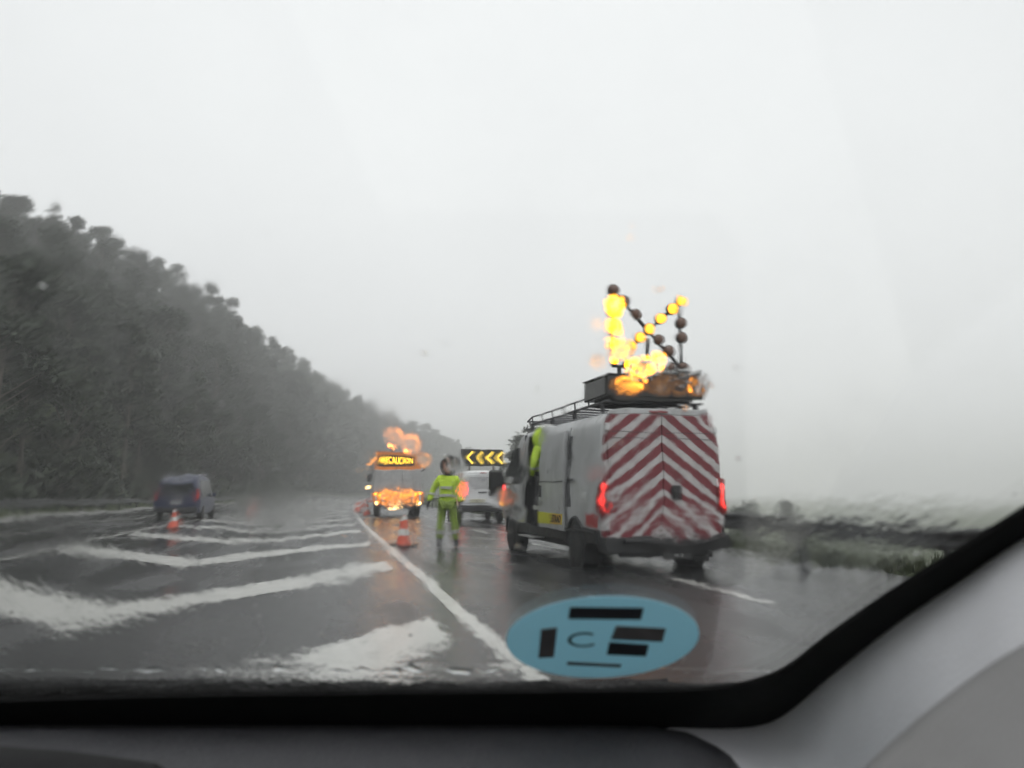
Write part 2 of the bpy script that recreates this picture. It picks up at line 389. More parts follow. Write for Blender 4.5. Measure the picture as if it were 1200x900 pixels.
# hard shoulder lip of concrete drain on the left
CONC = simple('wet_concrete', (.16, .16, .15), .45, var=.3, scale=2, bump=.01)
k = MB(); n = 200
k.grid([[(-12.6+xoff(y), y, .004), (-12.75+xoff(y), y, .10), (-13.6+xoff(y), y, .11), (-13.7+xoff(y), y, -.05)] for y in [-20+2.5*i for i in range(n)]])
tag(k.build('kerb', CONC), kind='structure')
# painted lines
strip('lane_line', 1.24, 1.40, .004, PAINT, 1, 500, 1.5)
strip('edge_line_left', -5.62, -5.50, .004, PAINT, -5, 500, 1.5)
strip('shoulder_line', -8.7, -8.58, .004, PAINT, -5, 500, 1.5)
b = MB()
for i in range(30):
    y0 = 7.5+i*7.5; y1 = y0+2.5
    ys_ = [y0+(y1-y0)*j/3 for j in range(4)]
    b.grid([[(4.60+xoff(y), y, .004), (4.72+xoff(y), y, .004)] for y in ys_])
tag(b.build('dashed_line', PAINT), kind='structure')
b = MB()
for i in range(-1, 30):
    tip = 6.9 + 5.7*i
    for sgn in (-1, 1):
        n = 8; rows = []
        for j in range(n+1):
            f = j/n; e = -2.15+sgn*f*3.15; yc = tip-4.35*(1-f) ; w = .70
            rows.append([(e+xoff(yc), yc-w, .0045), (e+xoff(yc), yc+w, .0045)])
        b.grid(rows)
tag(b.build('hatch_marking', PAINT), kind='structure')

# ------------------------------------------------------------------ guard rails
def guard_rail(e, y0, y1, label, facing, lift=0, step=4.0):
    root = thing('guard_rail', label, 'guard rail', (e+xoff(y0), y0, 0))
    ox, oy = e+xoff(y0), y0
    prof = [(0, .44), (.035, .47), (.035, .52), (-.03, .575), (-.03, .615), (.035, .67), (.035, .72), (0, .75), (-.012, .745)]
    b = MB(); n = int((y1-y0)/2)
    b.grid([[(e+facing*p+xoff(y)-ox, y-oy, h+lift) for p, h in prof] for y in [y0+(y1-y0)*i/n for i in range(n+1)]])
    o = b.build('rail_beam', STEEL, root, solid=.004)
    pb = MB(); pb.box((0, 0, .30), (.10, .06, .76), .008); pb.box((facing*.07, 0, .60), (.08, .05, .2), .008)
    post0 = pb.build('post', STEEL, root)
    post0.location = (-facing*.12+e+xoff(y0+1)-ox, 1, 0)
    y = y0+1+step; c = 1
    while y < y1 and c < 98:
        p = post0.copy(); COL.objects.link(p); p.parent = root; p.location = (-facing*.12+e+xoff(y)-ox, y-oy, 0); y += step; c += 1
    return root
guard_rail(-14.5, -6, 380, 'long galvanised guard rail at the foot of the wooded hillside', 1)
guard_rail(7.75, -2, 300, 'grey galvanised guard rail along the verge to the right of the chevron van', -1, step=3.2)

# ------------------------------------------------------------------ trees
LEAF1 = mat_leaf('dark_foliage', (.011, .020, .009), (.030, .044, .020))
LEAF2 = mat_leaf('grey_green_foliage', (.014, .024, .013), (.036, .050, .028))
BARK = simple('pale_bark', (.10, .09, .075), .85, var=.4, scale=3, bump=.02)
def leafcloud(b, clumps, per, size, rnd):
    bm = b.b
    for (c, r, fl) in clumps:
        for _ in range(int(per*r*r)):
            d = Vector((rnd.gauss(0, 1), rnd.gauss(0, 1), rnd.gauss(0, 1))).normalized()*r*1.3*rnd.random()**.75
            d.z *= fl; q = Vector(c)+d
            s = size*rnd.uniform(.5, 1.3)
            n = Vector((rnd.gauss(0, 1), rnd.gauss(0, 1), rnd.gauss(0, 1)+.6)).normalized()
            u = n.orthogonal().normalized()*s; v = n.cross(u).normalized()*s*rnd.uniform(.4, .8)
            k1, k2 = rnd.uniform(.6, 1.2), rnd.uniform(.6, 1.2)
            vs = [bm.verts.new(q+u), bm.verts.new(q+v*k1), bm.verts.new(q-u*k2), bm.verts.new(q-v)]
            bm.faces.new(vs)
def tree_parts(kind, h, seed, per=66, size=.17, into=None):
    rnd = random.Random(seed)
    tb = MB() if into is None else into[0]; cb = MB() if into is None else into[1]
    bend = (rnd.uniform(-.6, .6), rnd.uniform(-.6, .6))
    def tp(f): return Vector((bend[0]*f*f, bend[1]*f*f, h*f*.93))
    for i in range(6):
        tb.cyl(tp(i/6), tp((i+1)/6), .22*(1-i/7.0)*h/14, .22*(1-(i+1)/7.0)*h/14, n=7)
    cl = []
    if kind == 'eucalyptus':
        cb0 = rnd.uniform(.32, .42)
        for i in range(19):
            f = cb0+(1-cb0)*((i+.5)/19); a = rnd.uniform(0, 6.28)
            rr = h*.19*math.sin(math.pi*min(1, (f-cb0)/(1-cb0)*.86+.14))**.7*rnd.uniform(.45, 1.15)
            c = tp(f)+Vector((math.cos(a)*rr, math.sin(a)*rr, rnd.uniform(-.4, .5)))
            cl.append((c, h*.065*rnd.uniform(.7, 1.35), rnd.uniform(.6, .95)))
            tb.cyl(tp(max(.2, f-.16)), c, .05*h/14, .02, n=5)
    elif kind == 'pine':
        for i in range(17):
            f = .30+.70*(i+.5)/17; a = i*2.4+rnd.uniform(-.4, .4)
            rr = h*.17*(1.05-f)**.6*rnd.uniform(.6, 1.2)
            c = tp(f)+Vector((math.cos(a)*rr, math.sin(a)*rr, .1))
            cl.append((c, h*.075*rnd.uniform(.6, 1.2)*(1.25-f*.6), .5))
            tb.cyl(tp(f-.04), c, .045*h/14, .015, n=5)
        cl.append((tp(1.0), h*.045, 1.3))
    else:  # broadleaf, low and round
        for i in range(20):
            a = rnd.uniform(0, 6.28); f = rnd.uniform(.25, 1); rr = h*.30*math.sin(math.pi*(f*.8+.1))*rnd.uniform(.3, 1)
            c = tp(f)+Vector((math.cos(a)*rr, math.sin(a)*rr, 0))
            cl.append((c, h*.095*rnd.uniform(.7, 1.3), .8)); tb.cyl(tp(f*.6), c, .06*h/14, .02, n=5)
    leafcloud(cb, cl, per*14*14/(h*h)*1.0*(h/14)**2*6, size, rnd)
    return tb, cb
protos = []
LBL = {'eucalyptus': 'tall narrow dark tree with a bare lower trunk in the misty wood on the slope',
       'pine': 'pointed dark pine in the misty wood on the slope',
       'broadleaf': 'low rounded bushy tree in the misty wood on the slope'}
GRP = {'eucalyptus': 'tall narrow trees of the hillside wood', 'pine': 'pines of the hillside wood', 'broadleaf': 'rounded trees of the hillside wood'}
for i, (kd, h) in enumerate([('eucalyptus', 14), ('eucalyptus', 16), ('eucalyptus', 12.5), ('pine', 14), ('pine', 11.5), ('broadleaf', 8), ('broadleaf', 9.5)]):
    nm = {'eucalyptus': 'eucalyptus_tree', 'pine': 'pine_tree', 'broadleaf': 'broadleaf_tree'}[kd]
    r = thing(nm, LBL[kd], 'tree', (0, 0, 0), 0, GRP[kd])
    tb, cb = tree_parts(kd, h, 40+i)
    tr = tb.build('trunk', BARK, r, smooth=60); cr = cb.build('crown', LEAF2 if kd == 'eucalyptus' else LEAF1, r)
    protos.append((r, [(tr, []), (cr, [])], kd, h))
spots = []
y = 22
while y < 700:
    stp = 5.6 if y < 260 else 7.5
    e = -18.5
    while e > -72:
        yy = y+random.uniform(-2, 2); ee = e+random.uniform(-2, 2)
        X = ee+xoff(yy); Z = hgt(ee, yy)
        px, py, d = project((X, yy, Z+11))
        if -70 < px < 760 and d > 10 and py > -50:
            spots.append((d, X, yy, Z, ee))
        e -= stp*random.uniform(.8, 1.2)*(1.0 if e > -50 else 1.35)
    y += stp*.95
spots.sort()
NIND = 284
used = set()
for i, (d, X, Y, Z, ee) in enumerate(spots[:NIND]):
    u = -ee
    w = [3, 3, 3, 1.4, 1.2, .9, .7] if u > 24 else [1.2, .6, 1.6, 1, 1.4, 3, 2.4]
    k = random.choices(range(7), w)[0]; p = protos[k]
    s = random.uniform(.8, 1.25)
    if k in used:
        dup(p[0], (X, Y, Z-.3), random.uniform(0, 6.28), scale=(s*random.uniform(.85, 1.15), s, s*random.uniform(.9, 1.15)), tree=p[1])
    else:
        used.add(k); p[0].location = (X, Y, Z-.3); p[0].rotation_euler.z = random.uniform(0, 6.28)
far = spots[NIND:]
tb, cb = MB(), MB()
fb = []
for kd, h in (('eucalyptus', 14), ('pine', 13), ('broadleaf', 9)):
    t1, c1 = tree_parts(kd, h, 77, per=5.0, size=.75)
    m1 = bpy.data.meshes.new('far'); bmesh.ops.triangulate
    for q in list(t1.b.verts): pass
    c1.b.to_mesh(m1); m2 = bpy.data.meshes.new('fart'); t1.b.to_mesh(m2); t1.b.free(); c1.b.free()
    fb.append((m1, m2))
VV, FF = [], []
for (d, X, Y, Z, ee) in far:
    m1, m2 = random.choice(fb); s = random.uniform(.8, 1.25); a = random.uniform(0, 6.28); ca, sa = math.cos(a)*s, math.sin(a)*s
    for me in (m1, m2):
        o0 = len(VV)
        VV += [(X+v.co.x*ca-v.co.y*sa, Y+v.co.x*sa+v.co.y*ca, Z-.3+v.co.z*s) for v in me.vertices]
        FF += [tuple(o0+j for j in f.vertices) for f in me.polygons]
me = bpy.data.meshes.new('distant_wood'); me.from_pydata(VV, [], FF); me.materials.append(LEAF1)
o = bpy.data.objects.new('distant_wood', me); COL.objects.link(o); tag(o, 'far misty trees of the wooded hillside fading out', 'wood', kind='stuff')
# undergrowth on the slope
rnd = random.Random(5); VV, FF = [], []
for i in range(70000):
    yy = 20+430*rnd.random()**1.6; ee = -15.8-60*rnd.random()**1.5
    X = ee+xoff(yy); q = Vector((X, yy, hgt(ee, yy)+rnd.random()**2*2.2))
    s = rnd.uniform(.12, .42)*(1+yy/300)
    n = Vector((rnd.gauss(0, 1), rnd.gauss(0, 1), rnd.gauss(0, 1)+.5)).normalized(); u = n.orthogonal().normalized()*s; v = n.cross(u).normalized()*s*.6
    o0 = len(VV); VV += [q+u, q+v, q-u, q-v]; FF.append((o0, o0+1, o0+2, o0+3))
me = bpy.data.meshes.new('undergrowth'); me.from_pydata(VV, [], FF); me.materials.append(LEAF1)
o = bpy.data.objects.new('undergrowth', me); COL.objects.link(o); tag(o, 'dark bushy undergrowth covering the slope under the trees', 'undergrowth', kind='stuff')
# verge grass on the right
VV, FF = [], []
for i in range(26000):
    yy = 3+60*rnd.random()**1.7; ee = 8.0+9*rnd.random()
    X = ee+xoff(yy); z = hgt(ee, yy); hh = rnd.uniform(.12, .5)
    a = rnd.uniform(0, 6.28); dx, dy = math.cos(a)*.03, math.sin(a)*.03; lx, ly = rnd.uniform(-.15, .15), rnd.uniform(-.15, .15)
    o0 = len(VV); VV += [(X-dx, yy-dy, z), (X+dx, yy+dy, z), (X+lx, yy+ly, z+hh)]; FF.append((o0, o0+1, o0+2))
me = bpy.data.meshes.new('grass'); me.from_pydata(VV, [], FF)
me.materials.append(mat_leaf('verge_grass', (.018, .030, .009), (.06, .07, .028)))
o = bpy.data.objects.new('grass', me); COL.objects.link(o); tag(o, 'long green grass on the verge behind the guard rail', 'grass', kind='stuff')
# two trees behind the van, some pale ones down the embankment
def lone(kd, h, px, d, seed, name, label, group=None, zt=None):
    r = car_to_world(ray_car(px, 577)); X, Y = r.x*d, r.y*d
    e = X-xoff(Y); z = hgt(e, Y)
    t = thing(name, label, 'tree', (X, Y, z-.2), 0, group)
    a, c = tree_parts(kd, h, seed, per=60, size=.2)
    a.build('trunk', BARK, t, smooth=60); c.build('crown', LEAF1, t)
    return t
t1 = lone('pine', 10.6, 605, 84, 5, 'pine_tree', 'smaller dark pine just left of the chevron van, beyond the road')
t2 = lone('eucalyptus', 12.2, 624, 80, 6, 'broadleaf_tree', 'taller dark tree half hidden by the front of the chevron van')
lone('broadleaf', 9.5, 872, 95, 7, 'broadleaf_tree', 'pale misty round tree below the road, right of the chevron van')
lone('broadleaf', 8.5, 925, 120, 8, 'broadleaf_tree', 'faint misty round tree farthest right below the road')

# ------------------------------------------------------------------ wheels
def wheel(parent, x, y, r, w, side):
    b = MB(); b.lathe([(r*.62, -w/2), (r*.9, -w/2), (r*.985, -w*.42), (r, -w*.25), (r, w*.25), (r*.985, w*.42), (r*.9, w/2), (r*.62, w/2)], 32, 'x')
    for i in range(40):
        a = 6.283*i/40; b.box((0, 0, 0), (w*.8, r*.05, r*.03), M=Matrix.Rotation(a, 4, 'X') @ Matrix.Translation((0, 0, r*.998)))
    wo = b.build('wheel', TYRE, parent, smooth=40, loc=(x, y, r))
    q = MB(); s = side
    q.lathe([(r*.60, s*w*.1), (r*.61, s*w*.46), (r*.55, s*w*.40), (r*.5, s*w*.25), (r*.2, s*w*.32), (r*.16, s*w*.42), (.01, s*w*.44)], 24, 'x')
    for i in range(5):
        a = 6.283*i/5; q.cyl((s*w*.43, math.cos(a)*r*.3, math.sin(a)*r*.3), (s*w*.25, math.cos(a)*r*.3, math.sin(a)*r*.3), r*.035, n=6)
    q.build('rim', RIM, wo, smooth=40)
    return wo

# ------------------------------------------------------------------ the big van
VAN_P = ground(600, 577.1)
van_loc = (4.92, 10.85, 0); VAN_RZ = R(1.2)
van = thing('works_van', 'large white works van with red and white chevrons on its rear doors', 'van', van_loc, VAN_RZ)
def vsec(y, s=1.0, top=2.50, zb=.42):
    """half outline from left sill over roof to right sill"""
    prof = [(.985, zb), (1.02, .62), (1.03, .95), (1.025, 1.20), (1.015, 1.40), (.995, 1.75), (.97, 2.05), (.945, 2.22), (.91, 2.35), (.84, 2.44), (.72, 2.485), (.40, 2.515), (0, 2.52)]
    k = (top-zb)/(2.52-zb)
    P = [(-x*s, y, zb+(z-zb)*k) for x, z in prof]
    return P + [(-p[0], p[1], p[2]) for p in P[-2::-1]]
NS = 12
ysx = [0.03, .12, .5, .95, 1.15, 1.6, 2.2, 2.98, 3.0, 3.6, 4.18, 4.2, 4.45]
rows = [vsec(y, .985 if i == 0 else 1.0) for i, y in enumerate(ysx)]
b = MB()
# left opening: cells j from the sill up to z 2.22 between y 3.0 and 4.18
b.grid(rows, skip=lambda i, j: (8 <= i <= 9 and 0 <= j <= 7))
VANW = simple('grey_white_dirty_paint', (.50, .51, .52), .35, var=.06, scale=2, dirt=.6)
b.build('body_shell', VANW, van, smooth=30, solid=.035)
# cab
b = MB()
cab = [vsec(4.45), vsec(4.75, 1.0, 2.50), vsec(5.0, .99, 2.38), vsec(5.45, .97, 1.78), vsec(5.6, .96, 1.42), vsec(5.95, .93, 1.22), vsec(6.05, .88, .98)]
b.grid(cab); b.prism([(-.9, .45), (.9, .45), (.85, .95), (-.85, .95)], 'y', 5.98, 6.06)
b.build('cab_shell', VANW, van, smooth=40, solid=.03)
# side glass of the cab and windscreen (slightly proud)
for s in (-1, 1):
    q = MB(); q.prism([(4.55, 1.42), (5.42, 1.42), (5.30, 1.75), (5.02, 2.12), (4.55, 2.14)], 'x', s*.99, s*1.027)
    q.build('cab_window', DARKGLASS, van, bevel=.01)
# inside: floor, bulkhead, lining
b = MB(); b.box((0, 2.25, .52), (1.9, 4.3, .06)); b.box((0, 4.4, 1.45), (1.86, .04, 1.85)); b.box((.88, 2.4, 1.45), (.04, 3.9, 1.8))
b.build('cargo_interior', simple('dark_van_lining', (.025, .025, .027), .7), van)
b = MB()
for z in (1.0, 1.45, 1.9): b.box((.62, 2.6, z), (.44, 2.6, .03), .005)
for y in (1.35, 2.6, 3.85): b.box((.42, y, 1.3), (.03, .03, 1.5))
b.build('shelf_rack', RACKM, van)
# under body and sills
b = MB(); b.box((0, 3.0, .36), (1.7, 5.6, .2), .03); b.box((0, 1.0, .36), (1.5, .12, .12)); b.cyl((-.5, .1, .3), (-.5, 2.4, .32), .05)
b.cyl((-.8, 1.02, .35), (.8, 1.02, .35), .07)
b.build('chassis', BLACKP, van)
for s in (-1, 1):
    q = MB(); q.box((s*1.015, 2.95, .50), (.05, 3.1, .20), .015); q.box((s*1.02, .33, .55), (.05, .62, .25), .015)
    q.build('sill_trim', BLACKP, van)
    q = MB()   # wheel arch trims
    for yc in (1.02, 5.02):
        pts = [(s*1.035, yc+.44*math.cos(a), .36+.44*math.sin(a)) for a in [math.pi*i/12 for i in range(13)]]
        q.tube(pts, .03, 8)
        q.cyl((s*.80, yc, .36), (s*1.033, yc, .36), .43, n=28)
    q.build('wheel_arch', BLACKP, van)
    for yc in (1.02, 5.02):
        wheel(van, s*.93, yc, .345, .24, s)
# make wheels poke out of the arches
# rear frame
b = MB()
poly_out = [(p[0]*.985, p[2]) for p in vsec(0)]
inn = [(-.885, .50), (-.885, 2.405), (.885, 2.405), (.885, .50)]
b.prism([(-.97, .50), (-1.0, .95), (-.99, 1.4), (-.955, 2.0), (-.92, 2.25), (-.87, 2.38), (-.885, .50)], 'y', 0.0, .05)
b.prism([(.97, .50), (1.0, .95), (.99, 1.4), (.955, 2.0), (.92, 2.25), (.87, 2.38), (.885, .50)], 'y', 0.0, .05)
b.build('rear_frame', CHEV, van, bevel=.012)
b = MB()
b.prism([(-.87, 2.40), (.87, 2.40), (.83, 2.47), (.6, 2.50), (-.6, 2.50), (-.83, 2.47)], 'y', -.01, .06)
b.build('rear_header', VANW, van, bevel=.012)
for s in (-1, 1):
    q = MB()
    x0, x1 = (-.885, -.005) if s < 0 else (.005, .885)
    top = [(x0, .52), (x1, .52), (x1, 2.395), (x0, 2.395)] if True else 0
    if s < 0: poly = [(-.885, .52), (-.005, .52), (-.005, 2.395), (-.84, 2.395), (-.885, 2.25)]
    else: poly = [(.005, .52), (.885, .52), (.885, 2.25), (.84, 2.395), (.005, 2.395)]
    q.prism(poly, 'y', -.03, .03)
    d = q.build('rear_door', CHEV, van, bevel=.012)
    q = MB()
    for z in (2.03, 2.12): q.box(((x0+x1)/2, -.031, z), (.78, .006, .008))
    q.build('window_groove', BLACKP, d)
    q = MB()
    for z in (.75, 1.35, 2.2): q.box((s*.90, -.02, z), (.05, .05, .11), .01)
    q.build('hinge', WHITE, d)
    if s > 0:
        q = MB(); q.box((.21, -.045, 1.18), (.15, .03, .26), .03); q.box((.21, -.065, 1.2), (.09, .02, .05), .008)
        q.build('door_handle', BLACKP, d)
    # tail lamp
    q = MB(); q.box((s*.965, .0, 1.14), (.13, .10, .56), .03); lamp = q.build('tail_light', REDLENS, van, smooth=40)
    q = MB()
    q.sph((s*.965, -.055, 1.28), .045, 12, 8, (1, .4, 1.6)); q.box((s*.965, -.054, 1.08), (.05, .014, .26), .006)
    q.build('lit_bulb', REDLAMP, lamp)
q = MB(); q.box((-.04, -.02, 2.44), (.30, .03, .035), .008); q.build('brake_light', REDLENS, van)
# bumper and plate
b = MB()
b.prism([(-1.0, .32), (-1.03, .42), (-1.02, .56), (1.02, .56), (1.03, .42), (1.0, .32)], 'y', -.22, .12)
b.box((0, -.26, .50), (1.5, .16, .05), .01); b.box((0, -.05, .30), (1.5, .1, .12), .02)
bump = b.build('rear_bumper', BLACKP, van, bevel=.02)
q = MB(); q.box((.12, -.19, .27), (.46, .02, .12), .004); pl = q.build('number_plate', simple('dark_plate', (.05, .05, .05), .4), van)
text('plate_text', 'R·3', .10, simple('white_letter', (.6, .6, .6), .5), pl, Matrix.Translation((.15, -.203, .27)) @ Matrix.Rotation(R(90), 4, 'X'))
# sliding door, pushed back along the outside
def side_x(z):
    prof = [(.985, .42), (1.02, .62), (1.03, .95), (1.025, 1.20), (1.015, 1.40), (.995, 1.75), (.97, 2.05), (.945, 2.22), (.91, 2.35)]
    for (x0, z0), (x1, z1) in zip(prof, prof[1:]):
        if z <= z1: return x0+(x1-x0)*(z-z0)/(z1-z0)
    return .91
def side_panel(y0, y1, z0, z1, off, thick, mat, name, parent, n=12, bevel=.01):
    q = MB(); rowsO = []
    zs = [z0+(z1-z0)*i/n for i in range(n+1)]
    A = [[(-(side_x(z)+off), y, z) for z in zs] for y in (y0, y1)]
    sec0 = [(-(side_x(z)+off), y0, z) for z in zs] + [(-(side_x(z)+off-thick), y0, z) for z in zs[::-1]]
    sec1 = [(p[0], y1, p[2]) for p in sec0]
    q.loft([sec0, sec1]); return q.build(name, mat, parent, bevel=bevel, smooth=25)
door = side_panel(1.50, 2.88, .56, 2.26, .075, .05, VANW, 'sliding_door', van)
q = MB(); q.box((-(side_x(1.40)+.078), 2.19, 1.405), (.012, 1.34, .02), .003)
q.build('door_groove', BLACKP, door)
q = MB(); q.box((-(side_x(1.25)+.095), 2.75, 1.22), (.03, .08, .22), .012); q.build('door_handle', BLACKP, door)
YEL = simple('yellow_green_sheeting', (.62, .62, .03), .4, dirt=.35)
st = side_panel(1.52, 2.86, .66, .84, .0785, .004, YEL, 'side_stripe', door, n=3, bevel=0)
og = simple('orange_yellow_sheeting', (.70, .42, .05), .4)
st2 = side_panel(1.54, 2.14, .665, .835, .081, .003, og, 'letter_panel', door, n=3, bevel=0)
MT = Matrix.Translation((-(side_x(.75)+.084), 1.84, .748)) @ Matrix.Rotation(R(-90), 4, 'Z') @ Matrix.Rotation(R(90), 4, 'X')
text('side_letters', 'ESTRAD', .17, simple('black_letter', (.02, .02, .02), .5), door, MT, .002, .52, .004)
side_panel(.05, .50, .70, .86, .004, .003, simple('red_sheeting', (.42, .05, .05), .4), 'side_stripe', van, n=3, bevel=0)
side_panel(4.22, 4.95, .62, .80, .004, .003, YEL, 'side_stripe', van, n=3, bevel=0)
side_panel(4.28, 5.3, .60, 1.40, .006, .006, WHITE, 'cab_door', van, n=6, bevel=.004)
side_panel(5.15, 5.4, .95, 1.15, .010, .006, simple('orange_sheeting', (.65, .2, .06), .4), 'side_marker', van, n=3, bevel=.004)
q = MB(); q.box((-1.05, 1.22, 1.42), (.03, .34, .04), .01); q.box((-1.05, .9, .60), (.03, 1.5, .05), .01); q.build('door_rail', BLACKP, van)
for nm_, y0_, hh in (('body_seam', 1.47, (.5, 2.3)), ('body_seam', 2.97, (.5, 2.3)), ('body_seam', 4.24, (.5, 2.2))):
    side_panel(y0_, y0_+.016, hh[0], hh[1], .003, .004, BLACKP, nm_, van, n=8, bevel=0)
side_panel(1.30, 1.46, .95, 2.15, .004, .004, simple('door_shadow_dark', (.05, .05, .055), .3), 'door_shadow_strip', van, n=8, bevel=0)  # dark strip painting the shadow beside the pushed-back door
side_panel(.55, .75, 1.02, 1.2, .004, .006, WHITE, 'fuel_flap', van, n=2, bevel=.003)
# step under the door
q = MB(); q.box((-1.02, 3.6, .36), (.22, 1.0, .035), .008); q.build('side_step', simple('alloy_step', (.5, .5, .5), .35, metal=.5), van)
# mirrors
for s in (-1, 1):
    q = MB(); q.box((s*1.34, 5.12, 1.46), (.34, .16, .44), .075, seg=4); q.box((s*1.34, 5.12, 1.19), (.28, .11, .16), .04)
    q.tube([(s*1.0, 5.2, 1.35), (s*1.24, 5.14, 1.4)], .03); m_ = q.build('wing_mirror', BLACKP, van, smooth=40)
    q = MB(); q.box((s*1.34, 5.055, 1.49), (.24, .008, .34), .003); q.build('mirror_glass', simple('mirror_face', (.3, .3, .32), .05, metal=1), m_)
# mud flaps
for s in (-1, 1):
    q = MB(); q.box((s*.92, .58, .27), (.26, .015, .32)); q.build('mud_flap', TYRE, van)
# roof rack
b = MB()
for s in (-1, 1):
    b.tube([(s*.78, .15, 2.62), (s*.78, 4.5, 2.62), (s*.74, 4.72, 2.70)], .022)
    b.tube([(s*.80, .95, 2.76), (s*.80, 4.3, 2.76), (s*.78, 4.72, 2.70)], .018)
    for i in range(6): b.cyl((s*.79, 1.0+.66*i, 2.60), (s*.80, 1.0+.66*i, 2.76), .014, n=8)
    for i in range(4): b.box((s*.79, .4+1.3*i, 2.54), (.05, .09, .13), .01)
for i in range(12): b.cyl((-.78, .3+.38*i, 2.62), (.78, .3+.38*i, 2.62), .018, n=8)
b.tube([(-.78, 4.72, 2.70), (-.5, 4.82, 2.72), (.5, 4.82, 2.72), (.78, 4.72, 2.70)], .02)
b.build('roof_rack', RACKM, van, smooth=40)
van.scale.z = .975
# ---- arrow lamp board: a thing carried by the rack
BX = -.02
ab = thing('arrow_lamp_board', 'frame of round amber lamps with a lit diagonal arrow above the chevron van roof', 'warning sign', van_loc, VAN_RZ)
b = MB(); b.box((BX, .62, 2.79), (1.60, 1.06, .33), .02)
b.box((BX, .62, 2.962), (1.64, 1.10, .02), .005)
b.box((BX, .62, 2.60), (1.3, .9, .06), .01)
bo = b.build('control_box', simple('black_gloss_board', (.03, .028, .025), .12, var=.4), ab)
q = MB(); q.box((BX-.806, .66, 2.79), (.012, .9, .27), .003); q.build('grey_side_plate', simple('grey_metal_plate', (.28, .28, .28), .4, metal=.3), bo)
q = MB()
for i in range(6): q.box((BX-.66+.264*i, .085, 2.79), (.20, .02, .15), .03)
lens = q.build('lamp_bar', simple('amber_lens_strip', (.35, .14, .03), .08, var=.6, scale=12), bo)
q = MB(); q.box((BX-.42, .07, 2.79), (.34, .012, .08), .004); q.box((BX-.20, .07, 2.87), (.08, .012, .05), .004); q.box((BX+.6, .07, 2.84), (.07, .012, .07), .004)
q.build('reflection_glow', ORLAMP, lens)  # added glowing pieces standing in for orange reflections on the box
def bpos(x, y):
    return Vector((BX-.005+(x-628)/465*1.20, .30, 2.47+(900-y)/5*11.55/901*1.0))
lit = [(847, 213), (787, 267), (708, 335), (628, 403), (563, 460), (495, 518)]
hot = [(670, 630), (400, 272), (400, 330), (397, 410), (400, 505), (392, 600), (487, 630), (585, 633)]
off = [(400, 172), (465, 237), (543, 318), (847, 357), (848, 450), (697, 470), (758, 540), (760, 640), (852, 643)]
b = MB()
TL, TR, BL, BR = bpos(400, 172), bpos(847, 213), bpos(390, 640), bpos(852, 643)
dy = Vector((0, .05, 0))
for p, q_ in ((TL, BL), (TR, BR), (TL, BR), (TR, BL), (BL, BR)): b.cyl(p+dy, q_+dy, .030, n=8)
b.cyl(bpos(625, 460)+dy, bpos(625, 640)+dy, .03, n=8)
for x in (BX-.5, BX, BX+.5): b.cyl((x, .36, 2.87), (x, .36, BL.z), .03)
b.build('frame', RACKM, ab, smooth=40)
def lampmesh(mat):
    q = MB(); q.lathe([(.02, .10), (.07, .085), (.088, .05), (.095, .0), (.095, -.03)], 20, 'z'); 
    bmesh.ops.rotate(q.b, cent=(0, 0, 0), matrix=Matrix.Rotation(R(-90), 3, 'X'), verts=q.b.verts)
    h = q.build('lamp', BLACKP, ab, smooth=40)
    q = MB(); q.sph((0, -.03, 0), .085, 18, 12, (1, .42, 1)); l = q.build('lens', mat, h, smooth=True)
    return h, l
first = {}
for lst, mt in ((lit, ORBRIGHT), (hot, ORHOT), (off, LAMPOFF)):
    h0 = None
    for (x, y) in lst:
        if h0 is None: h0, l0 = lampmesh(mt); h = h0; h.location = bpos(x, y)
        else:
            h = h0.copy(); COL.objects.link(h); h.parent = ab; h.location = bpos(x, y)
            l = l0.copy(); COL.objects.link(l); l.parent = h
        if mt is LAMPOFF: h['label'] = 'unlit dark lamp'

# ------------------------------------------------------------------ generic vehicle body by lofting
def hsec(y, hw, zl, zb, zt, hwt):
    P = [(hw*.93, zl), (hw, zl+.12), (hw*1.0, (zl+zb)/2), (hw*.985, zb), (hwt+(hw-hwt)*.25, zb+(zt-zb)*.75), (hwt, zt-.07), (hwt-.10, zt-.015), (hwt*.4, zt)]
    P = [(x, max(zl, z)) for x, z in P]
    return [(-x, y, z) for x, z in P] + [(x, y, z) for x, z in P[::-1]]

